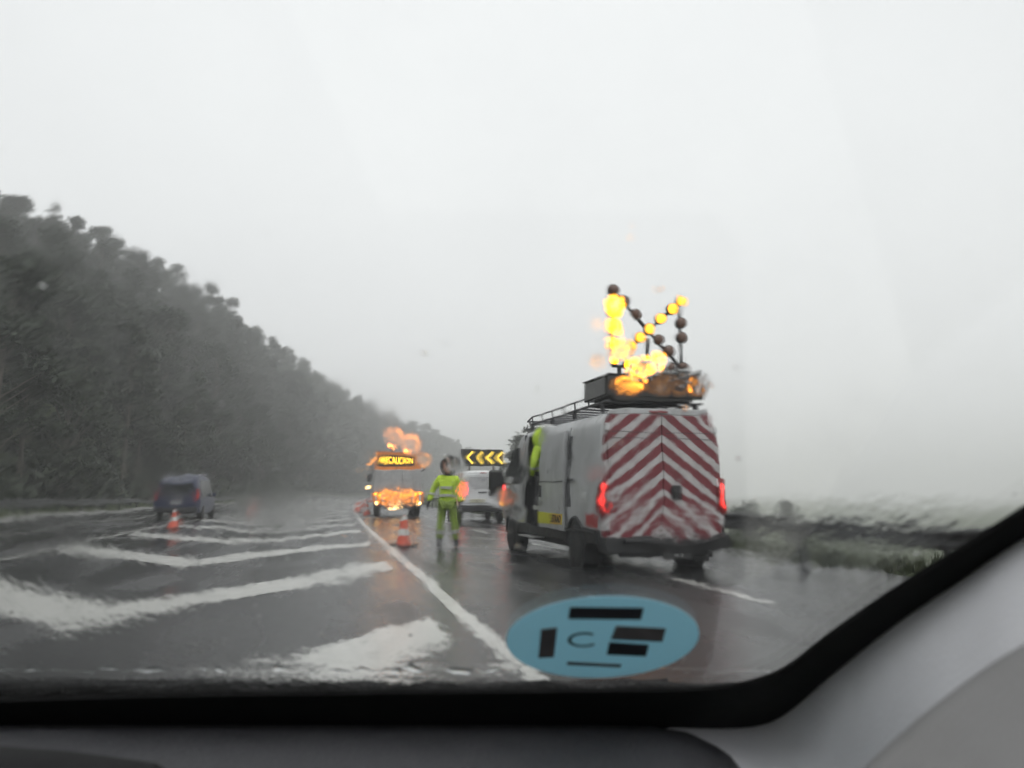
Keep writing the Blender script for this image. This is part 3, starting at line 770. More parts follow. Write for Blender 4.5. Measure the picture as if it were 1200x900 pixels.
# blue car
BLUE = simple('blue_car_paint', (.006, .012, .050), .35, var=.1, coat=.1)
bl = ground(176, 609.5)
bc = thing('blue_car', 'dark blue people carrier driving away on the far left lane', 'car', (bl.x+.95, bl.y+.2, 0), R(-1.5))
W_ = .93
st_ = [(0, .86, .32, .9, 1.45, .70), (.08, .92, .30, .95, 1.72, .74), (.5, W_, .28, .97, 1.86, .76), (1.6, W_, .28, .97, 1.90, .77), (2.7, W_, .28, .97, 1.84, .76), (3.1, W_, .28, .98, 1.66, .74), (3.65, W_, .28, .98, 1.20, .78), (4.2, .90, .3, .85, .98, .75), (4.45, .80, .34, .7, .82, .68)]
b = MB(); b.loft([hsec(*s) for s in st_]); b.build('body', BLUE, bc, smooth=35)
for s in (-1, 1):
    q = MB(); 
    def sx(z): return .916-(z-.97)*.165+.014
    for (a0, a1, b0, b1) in ((.35, 1.2, .45, 1.15), (1.28, 2.15, 1.28, 2.1), (2.22, 3.2, 2.22, 2.72)):
        z0, z1 = 1.02, 1.66
        vs = [(s*sx(z0), a0, z0), (s*sx(z0), a1, z0), (s*sx(z1), b1, z1), (s*sx(z1), b0, z1)]
        sec = [vs, [(v[0]-s*.05, v[1], v[2]) for v in vs]]; q.loft(sec)
    q.build('side_window', DARKGLASS, bc)
    for yc in (.85, 3.6): wheel(bc, s*.84, yc, .32, .2, s)
    q = MB(); q.box((s*.80, .03, 1.12), (.14, .12, .36), .03); tl = q.build('tail_light', REDLENS, bc)
    q = MB(); q.box((s*.80, -.035, 1.05), (.08, .012, .14), .004); q.build('lit_bulb', glow('dim_red_lamp', (1, .08, .05), .5, (.3, .01, .01)), tl)
    q = MB(); q.box((s*1.05, 3.0, 1.12), (.2, .1, .15), .03); q.build('wing_mirror', BLUE, bc)
    q = MB(); q.tube([(s*.70, .4, 1.90), (s*.70, 2.6, 1.92)], .018); q.build('roof_bar', simple('grey_bar', (.4, .4, .42), .3, metal=.6), bc)
q = MB(); q.prism([(-.66, 1.08), (.66, 1.08), (.60, 1.60), (-.60, 1.60)], 'y', -.02, .06); rw = q.build('rear_window', DARKGLASS, bc, bevel=.01)

q = MB(); q.box((0, -.05, .48), (1.75, .2, .26), .05); q.build('rear_bumper', BLACKP, bc, smooth=40)
q = MB(); q.box((0, -.03, .86), (.5, .02, .11), .004); q.build('number_plate', CONEWHITE, bc)

# white van with arrow board
pv = ground(565, 612); WV = (pv.x+.02, pv.y, 0)
wv = thing('white_van', 'small white van stopped ahead under the yellow chevron sign', 'van', WV, R(-1.5))
st_ = [(0, .86, .42, 1.0, 1.95, .72), (.06, .90, .40, 1.0, 2.03, .78), (.6, .91, .38, 1.0, 2.05, .80), (2.6, .91, .38, 1.0, 2.04, .80), (3.1, .91, .38, 1.05, 1.85, .78), (3.6, .90, .38, 1.05, 1.25, .78), (4.2, .86, .4, .9, 1.0, .74), (4.4, .8, .42, .75, .85, .68)]
b = MB(); b.loft([hsec(*s) for s in st_]); b.build('body', WHITE, wv, smooth=35)
q = MB(); q.prism([(-.74, .75), (.74, .75), (.72, 1.25), (.66, 1.88), (-.66, 1.88), (-.72, 1.25)], 'y', -.035, .02); tg = q.build('tailgate', WHITE, wv, bevel=.015)
q = MB(); q.prism([(-.62, 1.30), (.62, 1.30), (.58, 1.78), (-.58, 1.78)], 'y', -.042, -.02); q.build('rear_window', simple('misted_window', (.40, .40, .41), .3, var=.2, scale=4), tg)
q = MB(); q.box((0, -.05, 1.93), (.3, .03, .04), .008); q.build('brake_light', REDLENS, tg)
q = MB(); q.box((0, -.045, 1.17), (.35, .03, .05), .01); q.build('tailgate_handle', BLACKP, tg)
q = MB(); q.box((0, -.06, .55), (1.78, .2, .24), .04); q.build('rear_bumper', BLACKP, wv, smooth=40)
PL = simple('plate_white', (.6, .58, .45), .4)
q = MB(); q.box((-.22, -.048, .84), (.62, .014, .14), .004); p_ = q.build('number_plate', PL, tg)
text('plate_text', 'M·1782·CBV', .12, simple('black_letter', (.02, .02, .02), .5), p_, Matrix.Translation((-.22, -.057, .84)) @ Matrix.Rotation(R(90), 4, 'X'), .002, .55)
for s in (-1, 1):
    q = MB(); q.box((s*.83, -.01, 1.12), (.15, .10, .62), .03); tl = q.build('tail_light', REDLENS, wv, smooth=40)
    q = MB(); q.box((s*.83, -.065, 1.22), (.10, .014, .30), .006); q.build('lit_bulb', glow('van_red_lamp', (1, .06, .05), 9, (.4, .01, .01)), tl)
    q = MB(); q.sph((s*.83, -.06, .93), .06, 12, 8, (1, .4, 1)); q.build('indicator', ORBRIGHT, tl)
    for yc in (.75, 3.45): wheel(wv, s*.82, yc, .32, .2, s)
    q = MB(); q.box((s*1.05, 2.95, 1.22), (.2, .1, .22), .03); q.build('wing_mirror', BLACKP, wv)
cb_ = thing('chevron_sign', 'black sign of four lit yellow chevrons pointing left on the white van roof', 'warning sign', WV, R(-1.5))
b = MB(); b.box((0, .25, 2.55), (1.72, .10, .66), .015); bd = b.build('sign_board', simple('black_board', (.03, .028, .025), .5), cb_)
q = MB()
for x in (-.5, .5): q.box((x, .35, 2.15), (.05, .3, .2), .01)
q.build('bracket', RACKM, cb_)
for i in range(4):
    cx = -.60+.405*i; q = MB()
    for sg in (-1, 1):
        M = Matrix.Translation((cx, .19, 2.55)) @ Matrix.Rotation(-sg*R(47), 4, 'Y') @ Matrix.Translation((.155, 0, 0))
        q.box((0, 0, 0), (.34, .02, .085), .004, M=M)
    q.build('chevron', YELLED, cb_)

# truck with message sign
ptk = ground(465.5, 605); TK = (ptk.x, ptk.y, 0)
TRZ = R(-3.0)
tk = thing('road_works_truck', 'road works truck with orange rear and lit amber lamps beside the cones', 'truck', TK, TRZ)
GREYB = simple('grey_truck_body', (.42, .42, .42), .5, dirt=.4)
ORP = simple('orange_reflective_panel', (.85, .27, .06), .35, dirt=.25)
b = MB(); b.box((0, 2.4, 1.75), (2.35, 4.6, 1.15), .04)
for i in range(5): b.box((-1.19, .6+.9*i, 1.75), (.05, .07, 1.1), .01); b.box((1.19, .6+.9*i, 1.75), (.05, .07, 1.1), .01)
for i in range(4): b.box((-.8+.53*i, .08, 1.75), (.06, .05, 1.08), .01)
b.build('truck_body', GREYB, tk)
q = MB(); q.box((0, .02, .92), (2.45, .12, .46), .03); op = q.build('rear_panel', ORP, tk)
q = MB()
for i in range(6): q.box((-1.0+.4*i, -.045, .92), (.10, .012, .44), .002, M=Matrix.Translation((0, 0, 0)))
q.build('panel_stripe', CONEWHITE, op)
b = MB(); b.box((0, 3.4, .75), (.9, 6.4, .25), .02); b.box((0, .1, .58), (2.2, .14, .14), .02); b.build('chassis', BLACKP, tk)
b = MB(); b.box((0, 5.6, 1.6), (2.25, 1.6, 1.9), .12, seg=3); b.build('cab', WHITE, tk, smooth=40)
for s in (-1, 1):
    q = MB(); q.prism([(5.1, 1.7), (6.2, 1.7), (6.0, 2.3), (5.1, 2.3)], 'x', s*1.10, s*1.135); q.build('cab_window', DARKGLASS, tk)
    for yc in (1.2, 5.4): wheel(tk, s*1.0, yc, .46, .34, s)
    q = MB(); q.box((s*1.0, -.02, .66), (.32, .08, .14), .02); tl = q.build('tail_light', REDLENS, tk)
    q = MB(); q.sph((s*1.02, -.06, .68), .075, 12, 8, (1, .4, 1)); q.build('indicator', glow('white_amber_lamp', (1, .62, .25), 8), tl)
    q = MB(); q.tube([(s*1.15, .2, 2.2), (s*1.32, .15, 2.3), (s*1.32, .15, 2.62)], .03); q.box((s*1.32, .12, 2.75), (.2, .12, .2), .04)
    sl = q.build('side_lamp_bracket', RACKM, tk); q = MB(); q.sph((s*1.32, .05, 2.75), .09, 12, 8, (1, .4, 1)); q.build('side_lamp', ORLAMP, sl)
    q = MB(); q.tube([(s*1.1, 6.1, 2.3), (s*1.35, 6.15, 2.3), (s*1.35, 6.15, 1.7)], .02); q.box((s*1.4, 6.15, 2.0), (.22, .08, .45), .03); q.build('wing_mirror', BLACKP, tk)
q = MB(); q.box((-.1, -.06, .56), (.42, .03, .09), .01); q.build('plate_lamp', glow('white_amber_lamp', (1, .62, .25), 8), tk)
q = MB()
for i in range(9): q.box((-1.0+.25*i, -.05, 1.10-.06*(i%2)), (.17, .02, .10), .02)
for i in range(8): q.box((-.87+.25*i, -.05, .80), (.10, .02, .07), .02)
q.build('panel_glow_lamps', ORLAMP, tk)  # rear lamps widened into glowing boxes so the orange panel looks lit
ms = thing('message_sign', 'black message sign reading PRECAUCION in lit yellow letters above the truck', 'sign', TK, TRZ)
b = MB(); b.box((0, .3, 2.72), (2.30, .24, .86), .03); sb = b.build('sign_board', ORP, ms)
q = MB(); q.box((-.08, .178, 2.72), (1.80, .012, .46), .003); q.build('led_panel', simple('black_board', (.03, .028, .025), .5), sb)
q = MB(); q.box((0, .175, 2.72), (2.36, .05, .04), .01, M=Matrix.Translation((0, 0, .42))); q.box((0, .175, 2.72), (2.36, .05, .04), .01, M=Matrix.Translation((0, 0, -.42))); q.build('sign_frame', ORP, sb)
text('sign_letters', 'PRECAUCION', .36, glow('message_led', (1, .55, .03), 5), ms, Matrix.Translation((-.08, .163, 2.72)) @ Matrix.Rotation(R(90), 4, 'X'), .01, 1.6, .0)
q = MB()
for x in (-.9, .9): q.box((x, .4, 2.30), (.08, .1, .12), .01)
for x in (-.95, .95):
    q.box((x, .30, 3.18), (.06, .06, .10), .01)
q.build('bracket', RACKM, ms)
for i, (x, z) in enumerate(((-.28, 3.45), (.55, 3.30))):
    be = thing('beacon', ('taller left' if i == 0 else 'lower right')+' lit amber beacon above the message sign', 'beacon', (0, 0, 0), 0, 'beacons above the message sign')
    c, s_ = math.cos(TRZ), math.sin(TRZ)
    be.location = (TK[0]+x*c-.3*s_, TK[1]+x*s_+.3*c, 3.15)
    q = MB(); q.cyl((0, 0, 0), (0, 0, z-3.15), .03); q.cyl((0, 0, z-3.15), (0, 0, z-3.09), .12, n=20); q.build('base', BLACKP, be, smooth=40)
    q = MB(); q.lathe([(.11, 0), (.11, .12), (.09, .19), (.03, .22)], 20, 'z', (0, 0, z-3.085)); q.build('lamp_dome', glow('beacon_glow', (1, .30, .05), 45), be, smooth=40)
# warning lamp on a post by the truck
wp = ground(431, 600)
t = thing('warning_lamp', 'small lit warning lamp on a thin post left of the truck', 'lamp', wp)
q = MB(); q.cyl((0, 0, 0), (0, 0, 1.38), .022, n=10); q.box((0, 0, .03), (.4, .4, .06), .02); q.build('post', RACKM, t)
q = MB(); q.box((0, .02, 1.45), (.2, .1, .2), .03); q.sph((0, -.04, 1.46), .085, 12, 8, (1, .5, 1)); q.build('lamp_head', glow('white_amber_lamp', (1, .62, .25), 8), t)

# ------------------------------------------------------------------ cones
def make_cone(label, loc, group=None):
    t = thing('traffic_cone', label, 'traffic cone', loc, 0, group)
    H = .66
    def rr(z): return .165-(z/H)*.13
    q = MB(); q.box((0, 0, .018), (.48, .48, .036), .012); q.build('base', TYRE, t)
    q = MB(); q.lathe([(rr(.03)+.02, .034), (rr(.06), .06), (rr(H-.02), H-.02), (rr(H)-.01, H)], 28); q.build('cone_body', CONERED, t, smooth=40)
    for a, c in ((.24, .37), (.55, .645)):
        q = MB(); q.lathe([(rr(a)+.003, a), (rr(c)+.003, c)], 28); q.build('white_band', CONEWHITE, t, smooth=40)
    return t
c0 = make_cone('nearest red and white cone in front of the standing worker', ground(473, 640)); c0.rotation_euler.z = .3; c0.scale = (1.0, 1.0, 1.03)
CG = 'small cones in a row by the truck'
dup(c0, ground(203, 620), .6, 'orange cone with a white top beside the blue car')
dup(c0, ground(296, 600), .2, 'faint orange cone beyond the blue car, alone on the hatching')
for (px, py, lb) in ((430, 603, 'nearest small cone close to the truck wheel'), (419, 599, 'leftmost small cone on the curved white line'), (424, 594.5, 'middle cone of the small group left of the truck'), (429, 591, 'second farthest small cone left of the truck'), (434, 588, 'farthest small cone beside the truck')):
    dup(c0, ground(px, py), random.random(), lb, CG)

# ------------------------------------------------------------------ people
def skin(name, chain, mat, parent, sub=2, root=0):
    """chain: {name:(pos,(rx,ry))}, edges list"""
    V, E, Rr = chain
    me = bpy.data.meshes.new(name); me.from_pydata(V, E, [])
    o = bpy.data.objects.new(name, me); COL.objects.link(o)
    md = o.modifiers.new('s', 'SKIN'); md.use_smooth_shade = True
    if not me.skin_vertices: me.skin_vertices_add() if hasattr(me, 'skin_vertices_add') else None
    for i, r in enumerate(Rr):
        me.skin_vertices[0].data[i].radius = r if isinstance(r, tuple) else (r, r)
        me.skin_vertices[0].data[i].use_root = (i == root)
    ms_ = o.modifiers.new('u', 'SUBSURF'); ms_.levels = sub; ms_.render_levels = sub
    dg = bpy.context.evaluated_depsgraph_get()
    m2 = bpy.data.meshes.new_from_object(o.evaluated_get(dg)); bpy.data.objects.remove(o)
    m2.name = name; m2.materials.clear(); m2.materials.append(mat)
    for p in m2.polygons: p.use_smooth = True
    r = bpy.data.objects.new(name, m2); COL.objects.link(r); r.parent = parent; return r
def person(label, loc, rz, J, jm, tm, hood, gloves, group=None):
    """J: joints; figure faces local -Y"""
    t = thing('person', label, 'person', loc, rz, group)
    P = J
    names = ['pelvis', 'waist', 'chest', 'neck', 'head', 'crown', 'shL', 'elL', 'wrL', 'shR', 'elR', 'wrR', 'hipL', 'knL', 'anL', 'toL', 'hipR', 'knR', 'anR', 'toR']
    I = {n: i for i, n in enumerate(names)}
    E = [('pelvis', 'waist'), ('waist', 'chest'), ('chest', 'neck'), ('neck', 'head'), ('head', 'crown')]
    for s in 'LR': E += [('chest', 'sh'+s), ('sh'+s, 'el'+s), ('el'+s, 'wr'+s), ('pelvis', 'hip'+s), ('hip'+s, 'kn'+s), ('kn'+s, 'an'+s), ('an'+s, 'to'+s)]
    rad = dict(pelvis=.13, waist=.12, chest=.14, neck=.055, head=.085, crown=.07, sh=.06, el=.045, wr=.032, hip=.085, kn=.06, an=.045, to=.04)
    V = [P[n] for n in names]; Rr = [rad.get(n, rad.get(n[:-1], .05)) for n in names]
    E = [(I[a], I[b]) for a, b in E]
    # hands belong to the body: palm, four fingers, thumb
    for s in 'LR':
        w = Vector(P['wr'+s]); d = (w-Vector(P['el'+s])).normalized()
        side = Vector((0, -1, 0)); side = (side-d*side.dot(d)).normalized()
        palm = w+d*.075; wi = I['wr'+s]; pi = len(V); V.append(tuple(palm)); Rr.append((.034, .02)); E.append((wi, pi))
        inw = d.cross(side)*(-1 if s == 'L' else 1)
        for k in range(4):
            l = (.075, .085, .08, .06)[k]; base = palm+side*(.030-.02*k)+d*.02
            a = base; prev = pi
            for j, f in enumerate((.35, .75, 1.0)):
                q = base+d*l*f*(1-.15*f)+inw*.028*f*f
                V.append(tuple(q)); Rr.append(.0095-.001*j); E.append((prev, len(V)-1)); prev = len(V)-1
        b0 = w+d*.03; V.append(tuple(b0+side*.035)); Rr.append(.011); E.append((pi, len(V)-1)); V.append(tuple(b0+side*.055+d*.045)); Rr.append(.009); E.append((len(V)-2, len(V)-1))
    body = skin('body', (V, E, Rr), gloves if gloves else SKIN, t)
    # face details in skin colour
    h = Vector(P['head'])
    q = MB(); q.sph(h+Vector((0, -.02, .02)), .088, 20, 14, (.88, 1.0, 1.25)); q.sph(h+Vector((0, -.112, .01)), .018, 8, 6, (.8, 1, 1.3)); q.box(h+Vector((0, -.103, -.045)), (.045, .01, .012), .003)
    for s in (-1, 1): q.sph(h+Vector((s*.082, .0, .015)), .026, 8, 6, (.4, .8, 1.2))
    face = q.build('face', SKIN, t, smooth=True)
    q = MB()
    for s in (-1, 1): q.sph(h+Vector((s*.032, -.104, .04)), .011, 8, 6)
    q.build('eye', DARKCLOTH, face)
    # jacket
    jn = ['pelvis', 'waist', 'chest', 'shL', 'elL', 'wrL', 'shR', 'elR', 'wrR']; 
    VJ = [Vector(P[n]) for n in jn]; VJ[0] = VJ[0]+Vector((0, 0, -.10)); 
    VJ += [Vector(P['neck'])-Vector((0, 0, .03))]
    skin('jacket', ([tuple(v) for v in VJ], [(0, 1), (1, 2), (2, 3), (3, 4), (4, 5), (2, 6), (6, 7), (7, 8), (2, 9)],
         [(.20, .155), (.195, .15), (.20, .15), .095, .072, .058, .095, .072, .058, .085]), jm, t, root=1)
    nl = ['pelvis', 'hipL', 'knL', 'anL', 'hipR', 'knR', 'anR']
    VT = [Vector(P[n]) for n in nl]
    for i in (3, 6): VT[i] = VT[i]+Vector((0, 0, .04))
    skin('trousers', ([tuple(v) for v in VT], [(0, 1), (1, 2), (2, 3), (0, 4), (4, 5), (5, 6)], [(.17, .14), .115, .088, .085, .115, .088, .085]), tm, t)
    for s in 'LR':
        a, to = Vector(P['an'+s]), Vector(P['to'+s])
        skin('boot', ([tuple(a+Vector((0, .05, -.03))), tuple(a+Vector((0, .0, .10))), tuple(a*.5+to*.5), tuple(to)], [(0, 1), (0, 2), (2, 3)], [.06, .065, (.055, .05), (.05, .04)]), DARKCLOTH, t)
        d0, d1 = Vector(P['el'+s]), Vector(P['wr'+s])
        q = MB(); m0 = d0.lerp(d1, .25); m1 = d0.lerp(d1, .42); q.cyl(m0, m1, .080, .076, 20); q.build('sleeve_band', REFL, t, smooth=60)
        d0, d1 = Vector(P['kn'+s]), Vector(P['an'+s])
        q = MB(); q.cyl(d0.lerp(d1, .3), d0.lerp(d1, .48), .094, .094, 20); q.build('leg_band', REFL, t, smooth=60)
    q = MB()
    for zz, n0 in ((0, 'waist'), (.17, 'waist')):
        c = Vector(P[n0])+Vector((0, 0, zz)); q.lathe([(1, -.028), (1, .028)], 32)
        vs = list(q.b.verts)[-64:]
        bmesh.ops.transform(q.b, matrix=Matrix.Translation(c) @ Matrix.Diagonal((.212, .165, 1, 1)), verts=vs)
    q.build('jacket_band', REFL, t, smooth=60)
    # hood: open bowl round the head
    q = MB(); hc = h+Vector((0, .02, .03)); rows = []
    for i in range(11):
        a = R(-62+i*15.2) ; row = []
        for j in range(15):
            ph = R(-128+256*j/14)
            x = math.sin(ph)*.165*math.cos(a); yv = math.cos(ph)*.165*math.cos(a); z = math.sin(a)*.19
            row.append(hc+Vector((x, yv, z)))
        rows.append(row)
    q.grid(rows); q.build('hood', hood, t, smooth=True, solid=.02)
    return t
base = dict(pelvis=(0, 0, .95), waist=(0, 0, 1.08), chest=(0, .0, 1.33), neck=(0, .0, 1.52), head=(0, -.015, 1.65), crown=(0, 0, 1.74),
            shL=(-.185, 0, 1.44), elL=(-.33, .05, 1.18), wrL=(-.40, -.02, .95), shR=(.185, 0, 1.44), elR=(.27, .03, 1.16), wrR=(.26, -.10, .93),
            hipL=(-.10, 0, .90), knL=(-.14, -.02, .50), anL=(-.17, .02, .10), toL=(-.19, -.14, .045), hipR=(.10, 0, .90), knR=(.15, -.03, .50), anR=(.19, 0, .10), toR=(.23, -.15, .045))
w1 = ground(524, 641)
p1 = person('worker in yellow hi-vis jacket and trousers with a dark hood, standing on the road', w1, R(-8), base, HIVIS, HIVIS2, DARKCLOTH, DARKCLOTH)
p1.scale = (1.0, 1.0, 1.02)
bp = MB(); bp.box((-.33, .10, 1.22), (.17, .16, .36), .06, seg=3)
j2 = dict(base); j2 = {k: (v[0], v[1], v[2]) for k, v in base.items()}
for n in ('neck', 'head', 'crown', 'chest'): v = j2[n]; j2[n] = (v[0], v[1]-.10*(v[2]-1.1)*2, v[2]-.05)
j2['wrL'] = (-.30, -.34, 1.35); j2['elL'] = (-.30, -.12, 1.18)
Mv = Matrix.Translation(Vector(van_loc)) @ Matrix.Rotation(VAN_RZ, 4, 'Z')
pv2 = Mv @ Vector((-.84, 3.30, .54))
p2 = person('worker with a yellow hooded jacket and dark trousers inside the van sliding door', pv2, R(200), j2, HIVIS, DARKCLOTH, HIVIS, DARKCLOTH)

# ------------------------------------------------------------------ the car the photo is taken from
car = thing('car_cabin', 'dark dashboard, grey pillar trim and wet windscreen of the car we sit in', 'car interior', (0, 0, 0), -YAW)
def at(px, py, k):
    """point on the sight line at k times the distance of the glass"""
    r = ray_car(px, py); t = tglass(px, py)*k; return Vector((r.x*t, r.y*t, CAM_H+r.z*t))
def gp(x, y, off=0): return Vector((x, y, G0+off+GS*(GY-y)))
nrm = Vector((0, GS, 1)).normalized()
# windscreen: one slab, flat inside, rain-wet outside
import numpy as np
ux_ = np.concatenate([np.linspace(-1.25, -.37, 20), np.linspace(-.36, .18, 330)]); vy_ = np.concatenate([np.linspace(-.10, .09, 8), np.linspace(.10, .47, 230), np.linspace(.48, .53, 5)])
NX, NY = len(ux_), len(vy_)
xmax = np.interp(vy_, [-.1, .12, .48, .515, .53], [.34, .30, .20, .17, .12])
U, Vv = np.meshgrid(ux_, vy_); Xg = np.where(U > -.37, -.37+(U+.37)/(.55)*(xmax[:, None]+.37), U)
Zg = G0+GS*(GY-Vv)
P_ = np.stack([Xg, Vv, Zg], -1).reshape(-1, 3); nv = np.array(nrm)
allP = np.concatenate([P_+nv*.005, P_])
idx = np.arange(NX*NY).reshape(NY, NX)
q_ = np.stack([idx[:-1, :-1], idx[:-1, 1:], idx[1:, 1:], idx[1:, :-1]], -1).reshape(-1, 4)
faces = np.concatenate([q_, q_[:, ::-1]+NX*NY])
me = bpy.data.meshes.new('windscreen'); me.from_pydata(allP.tolist(), [], faces.tolist())
film = np.zeros(len(allP)); mist = np.zeros(len(allP))
for (px, py, rr_, st, bl_) in WET_SPOTS:
    c_ = np.array(on_glass(px, py)); ra = np.linalg.norm(np.array(on_glass(px+rr_, py))-c_)
    d_ = P_-c_; d_[:, 1:] *= .75                       # blotches run a little down the slope
    f_ = np.clip((ra*1.25-np.linalg.norm(d_, axis=1))/(ra*.9), 0, 1); f_ = f_*f_*(3-2*f_)
    film[:NX*NY] = np.maximum(film[:NX*NY], f_*st); mist[:NX*NY] = np.maximum(mist[:NX*NY], f_*bl_)
for nm_, ar_ in (('film', film), ('mist', mist)):
    at_ = me.attributes.new(nm_, 'FLOAT', 'POINT'); at_.data.foreach_set('value', ar_.astype(np.float32))
ws = bpy.data.objects.new('windscreen', me); COL.objects.link(ws); ws.parent = car
me.materials.append(mat_windscreen(False)); me.materials.append(mat_windscreen(True))
mi = np.zeros(len(faces), dtype=np.int32); mi[:len(q_)] = 1; me.polygons.foreach_set('material_index', mi)
me.update()
if me.polygons[0].normal.dot(nrm) < 0: me.flip_normals()
# black border printed on the glass / rubber seal
inner = [(-400, 832), (-200, 826), (0, 819), (200, 813), (400, 810), (600, 808), (780, 806), (850, 802), (893, 792), (925, 777), (970, 742), (1040, 693), (1120, 643), (1200, 592), (1330, 508), (1500, 400)]
outer = [(-400, 880), (-200, 872), (0, 862), (200, 860), (400, 860), (600, 860), (780, 862), (860, 866), (915, 852), (950, 822), (990, 790), (1065, 735), (1140, 685), (1215, 635), (1345, 555), (1515, 450)]
def catmull(P, m=5):
    out = []
    for i in range(len(P)-1):
        p0 = P[max(0, i-1)]; p1 = P[i]; p2 = P[i+1]; p3 = P[min(len(P)-1, i+2)]
        for j in range(m):
            t = j/m
            out.append(tuple(.5*((2*p1[k])+(-p0[k]+p2[k])*t+(2*p0[k]-5*p1[k]+4*p2[k]-p3[k])*t*t+(-p0[k]+3*p1[k]-3*p2[k]+p3[k])*t**3) for k in range(len(p1))))
    out.append(tuple(P[-1])); return out
inner, outer = catmull(inner), catmull(outer)
b = MB(); b.grid([[on_glass(*p, -.002) for p in inner], [on_glass(*p, -.004) for p in outer]])
b.build('windscreen_seal', simple('matt_black_seal', (.006, .006, .0065), .8, spec=.2), car, solid=.002)
# dashboard: extruded profile across the car
DASH = simple('dark_dashboard', (.052, .052, .058), .55, scale=40, bump=.0006, var=.08)
pr = [(.540, 1.000), (.512, 1.022), (.488, 1.031), (.465, 1.034), (.43, 1.031), (.38, 1.022), (.30, 1.003), (.22, .97), (.20, .90), (.22, .80), (.50, .78), (.56, .9)]
xs = [-1.2, -.8, -.4, -.1, .05, .085, .105, .12, .135, .15]
dr = [0, 0, 0, 0, 0, .001, .004, .010, .020, .036]
b = MB(); b.loft([[(x, y, z-d) for y, z in pr] for x, d in zip(xs, dr)]); b.build('dashboard', DASH, car, smooth=50)
# dark hood of the instrument cluster, left
b = MB()
hb = []
for i in range(13):
    x = -.62+.505*i/12; e = max(0, 1-((i/12-.0)**6)); hh = math.sqrt(e)
    hb.append([(x, .335+.055*math.cos(a)*hh, 1.0415+(.0225)*hh*math.sin(a)) for a in [2*math.pi*k/16 for k in range(16)]])
b.loft(hb); b.build('instrument_hood', simple('black_soft_plastic', (.008, .008, .009), .7, spec=.2), car, smooth=60)
# pillar trim
TRIM = simple('grey_pillar_trim', (.84, .84, .88), .6, var=.03, scale=30, bump=.0003)
r0 = [(775, 850), (850, 851), (893, 846), (925, 829), (970, 790), (1050, 727), (1125, 677), (1200, 626), (1330, 545), (1500, 445)]
r2 = [(835, 915), (890, 935), (940, 940), (985, 925), (1030, 882), (1090, 830), (1145, 789), (1200, 754), (1330, 680), (1500, 590)]
r4 = [(880, 1010), (940, 1030), (1000, 1040), (1060, 1020), (1130, 985), (1200, 945), (1260, 905), (1320, 865), (1450, 780), (1600, 690)]
def mixr(A, B, t): return [(a[0]*(1-t)+b_[0]*t, a[1]*(1-t)+b_[1]*t) for a, b_ in zip(A, B)]
rows = []
seal_t = [tglass(*p) for p in catmull(r0, 4)]
for (rw_, k) in ((r0, 1.0), (mixr(r0, r2, .03), .975), (mixr(r0, r2, .12), .955), (mixr(r0, r2, .35), .915), (mixr(r0, r2, .65), .865), (mixr(r0, r2, .93), .826), (r2, .808), (mixr(r2, r4, .06), .812), (mixr(r2, r4, .35), .87), (r4, .93)):
    rows.append([Vector((0, 0, CAM_H))+ray_car(*p)*tt*k for p, tt in zip(catmull(rw_, 4), seal_t)])
b = MB(); b.grid(rows); tr_ = b.build('pillar_trim', TRIM, car, smooth=60, solid=.006)
md = tr_.modifiers.new('sub', 'SUBSURF'); md.levels = 1; md.render_levels = 1
# cowl and wiper outside the foot of the glass
b = MB()
b.grid([[(x, y, z+.004*math.sin(x*60)*(.3 if k == 0 else 1)) for k, (y, z) in enumerate(((.515, 1.040), (.545, 1.036), (.60, 1.022), (.66, 1.000), (.70, .96)))] for x in [-1.2+.03*i for i in range(50)]])
b.build('cowl', simple('wet_black_cowl', (.010, .010, .011), .4, bump=.004, scale=10), car, smooth=60, solid=.004)
b = MB()
wa = [gp(x, .494, 0)+nrm*.0165+Vector((0, 0, .0012*math.sin(x*90))) for x in [-1.1+.02*i for i in range(63)]]
b.tube([tuple(p) for p in wa], .0055, 8)
b.tube([tuple(p-nrm*.007+Vector((0, .002, 0))) for p in wa], .005, 8)
b.tube([tuple(p-nrm*.003+Vector((0, .016, 0))) for p in wa[::3]], .006, 8)
b.build('wiper', simple('wet_wiper_rubber', (.008, .008, .008), .55, bump=.004, scale=30, spec=.25), car, smooth=60)

b = MB(); wr = random.Random(3); x = -1.1; secs = []
while x < .168:
    rr_ = wr.choice((.0001, .0001, .0002, .0004, .0015, .0028))*wr.uniform(.7, 1.3); c_ = gp(x, .4430+wr.uniform(-.003, .003))+nrm*.005
    secs.append([tuple(c_+nrm*max(0, math.sin(a_))*rr_+Vector((0, GY*0+math.cos(a_)*rr_*1.2, -math.cos(a_)*rr_*1.2*GS))+(nrm*.0001)) for a_ in [math.pi*k_/5 for k_ in range(6)]])
    x += wr.uniform(.002, .009)
b.loft(secs); b.build('water_line', mat_windscreen(False), car, smooth=80)
# sticker on the inside of the glass
SB = simple('pale_blue_sticker', (.58, .84, .94), .5, var=.04, scale=20)
_t = SB.node_tree; _o = [n for n in _t.nodes if n.type == 'OUTPUT_MATERIAL'][0]; _p = [n for n in _t.nodes if n.type == 'BSDF_PRINCIPLED'][0]
_tr = N(_t, 'ShaderNodeBsdfTranslucent'); _tr.inputs[0].default_value = (.62, .91, 1, 1)
_mx = N(_t, 'ShaderNodeMixShader', i_0=.5); L(_t, _p.outputs[0], _mx.inputs[1]); L(_t, _tr.outputs[0], _mx.inputs[2]); L(_t, _mx.outputs[0], _o.inputs[0])
def mean(ps): return sum(ps, Vector())/len(ps)
cL, cR = on_glass(592, 750, -.0012), on_glass(820, 738, -.0012)
cen = (cL+cR)/2; rad = (cR-cL).length/2
ux = (cR-cL).normalized(); nn = nrm; uy = nn.cross(ux).normalized()
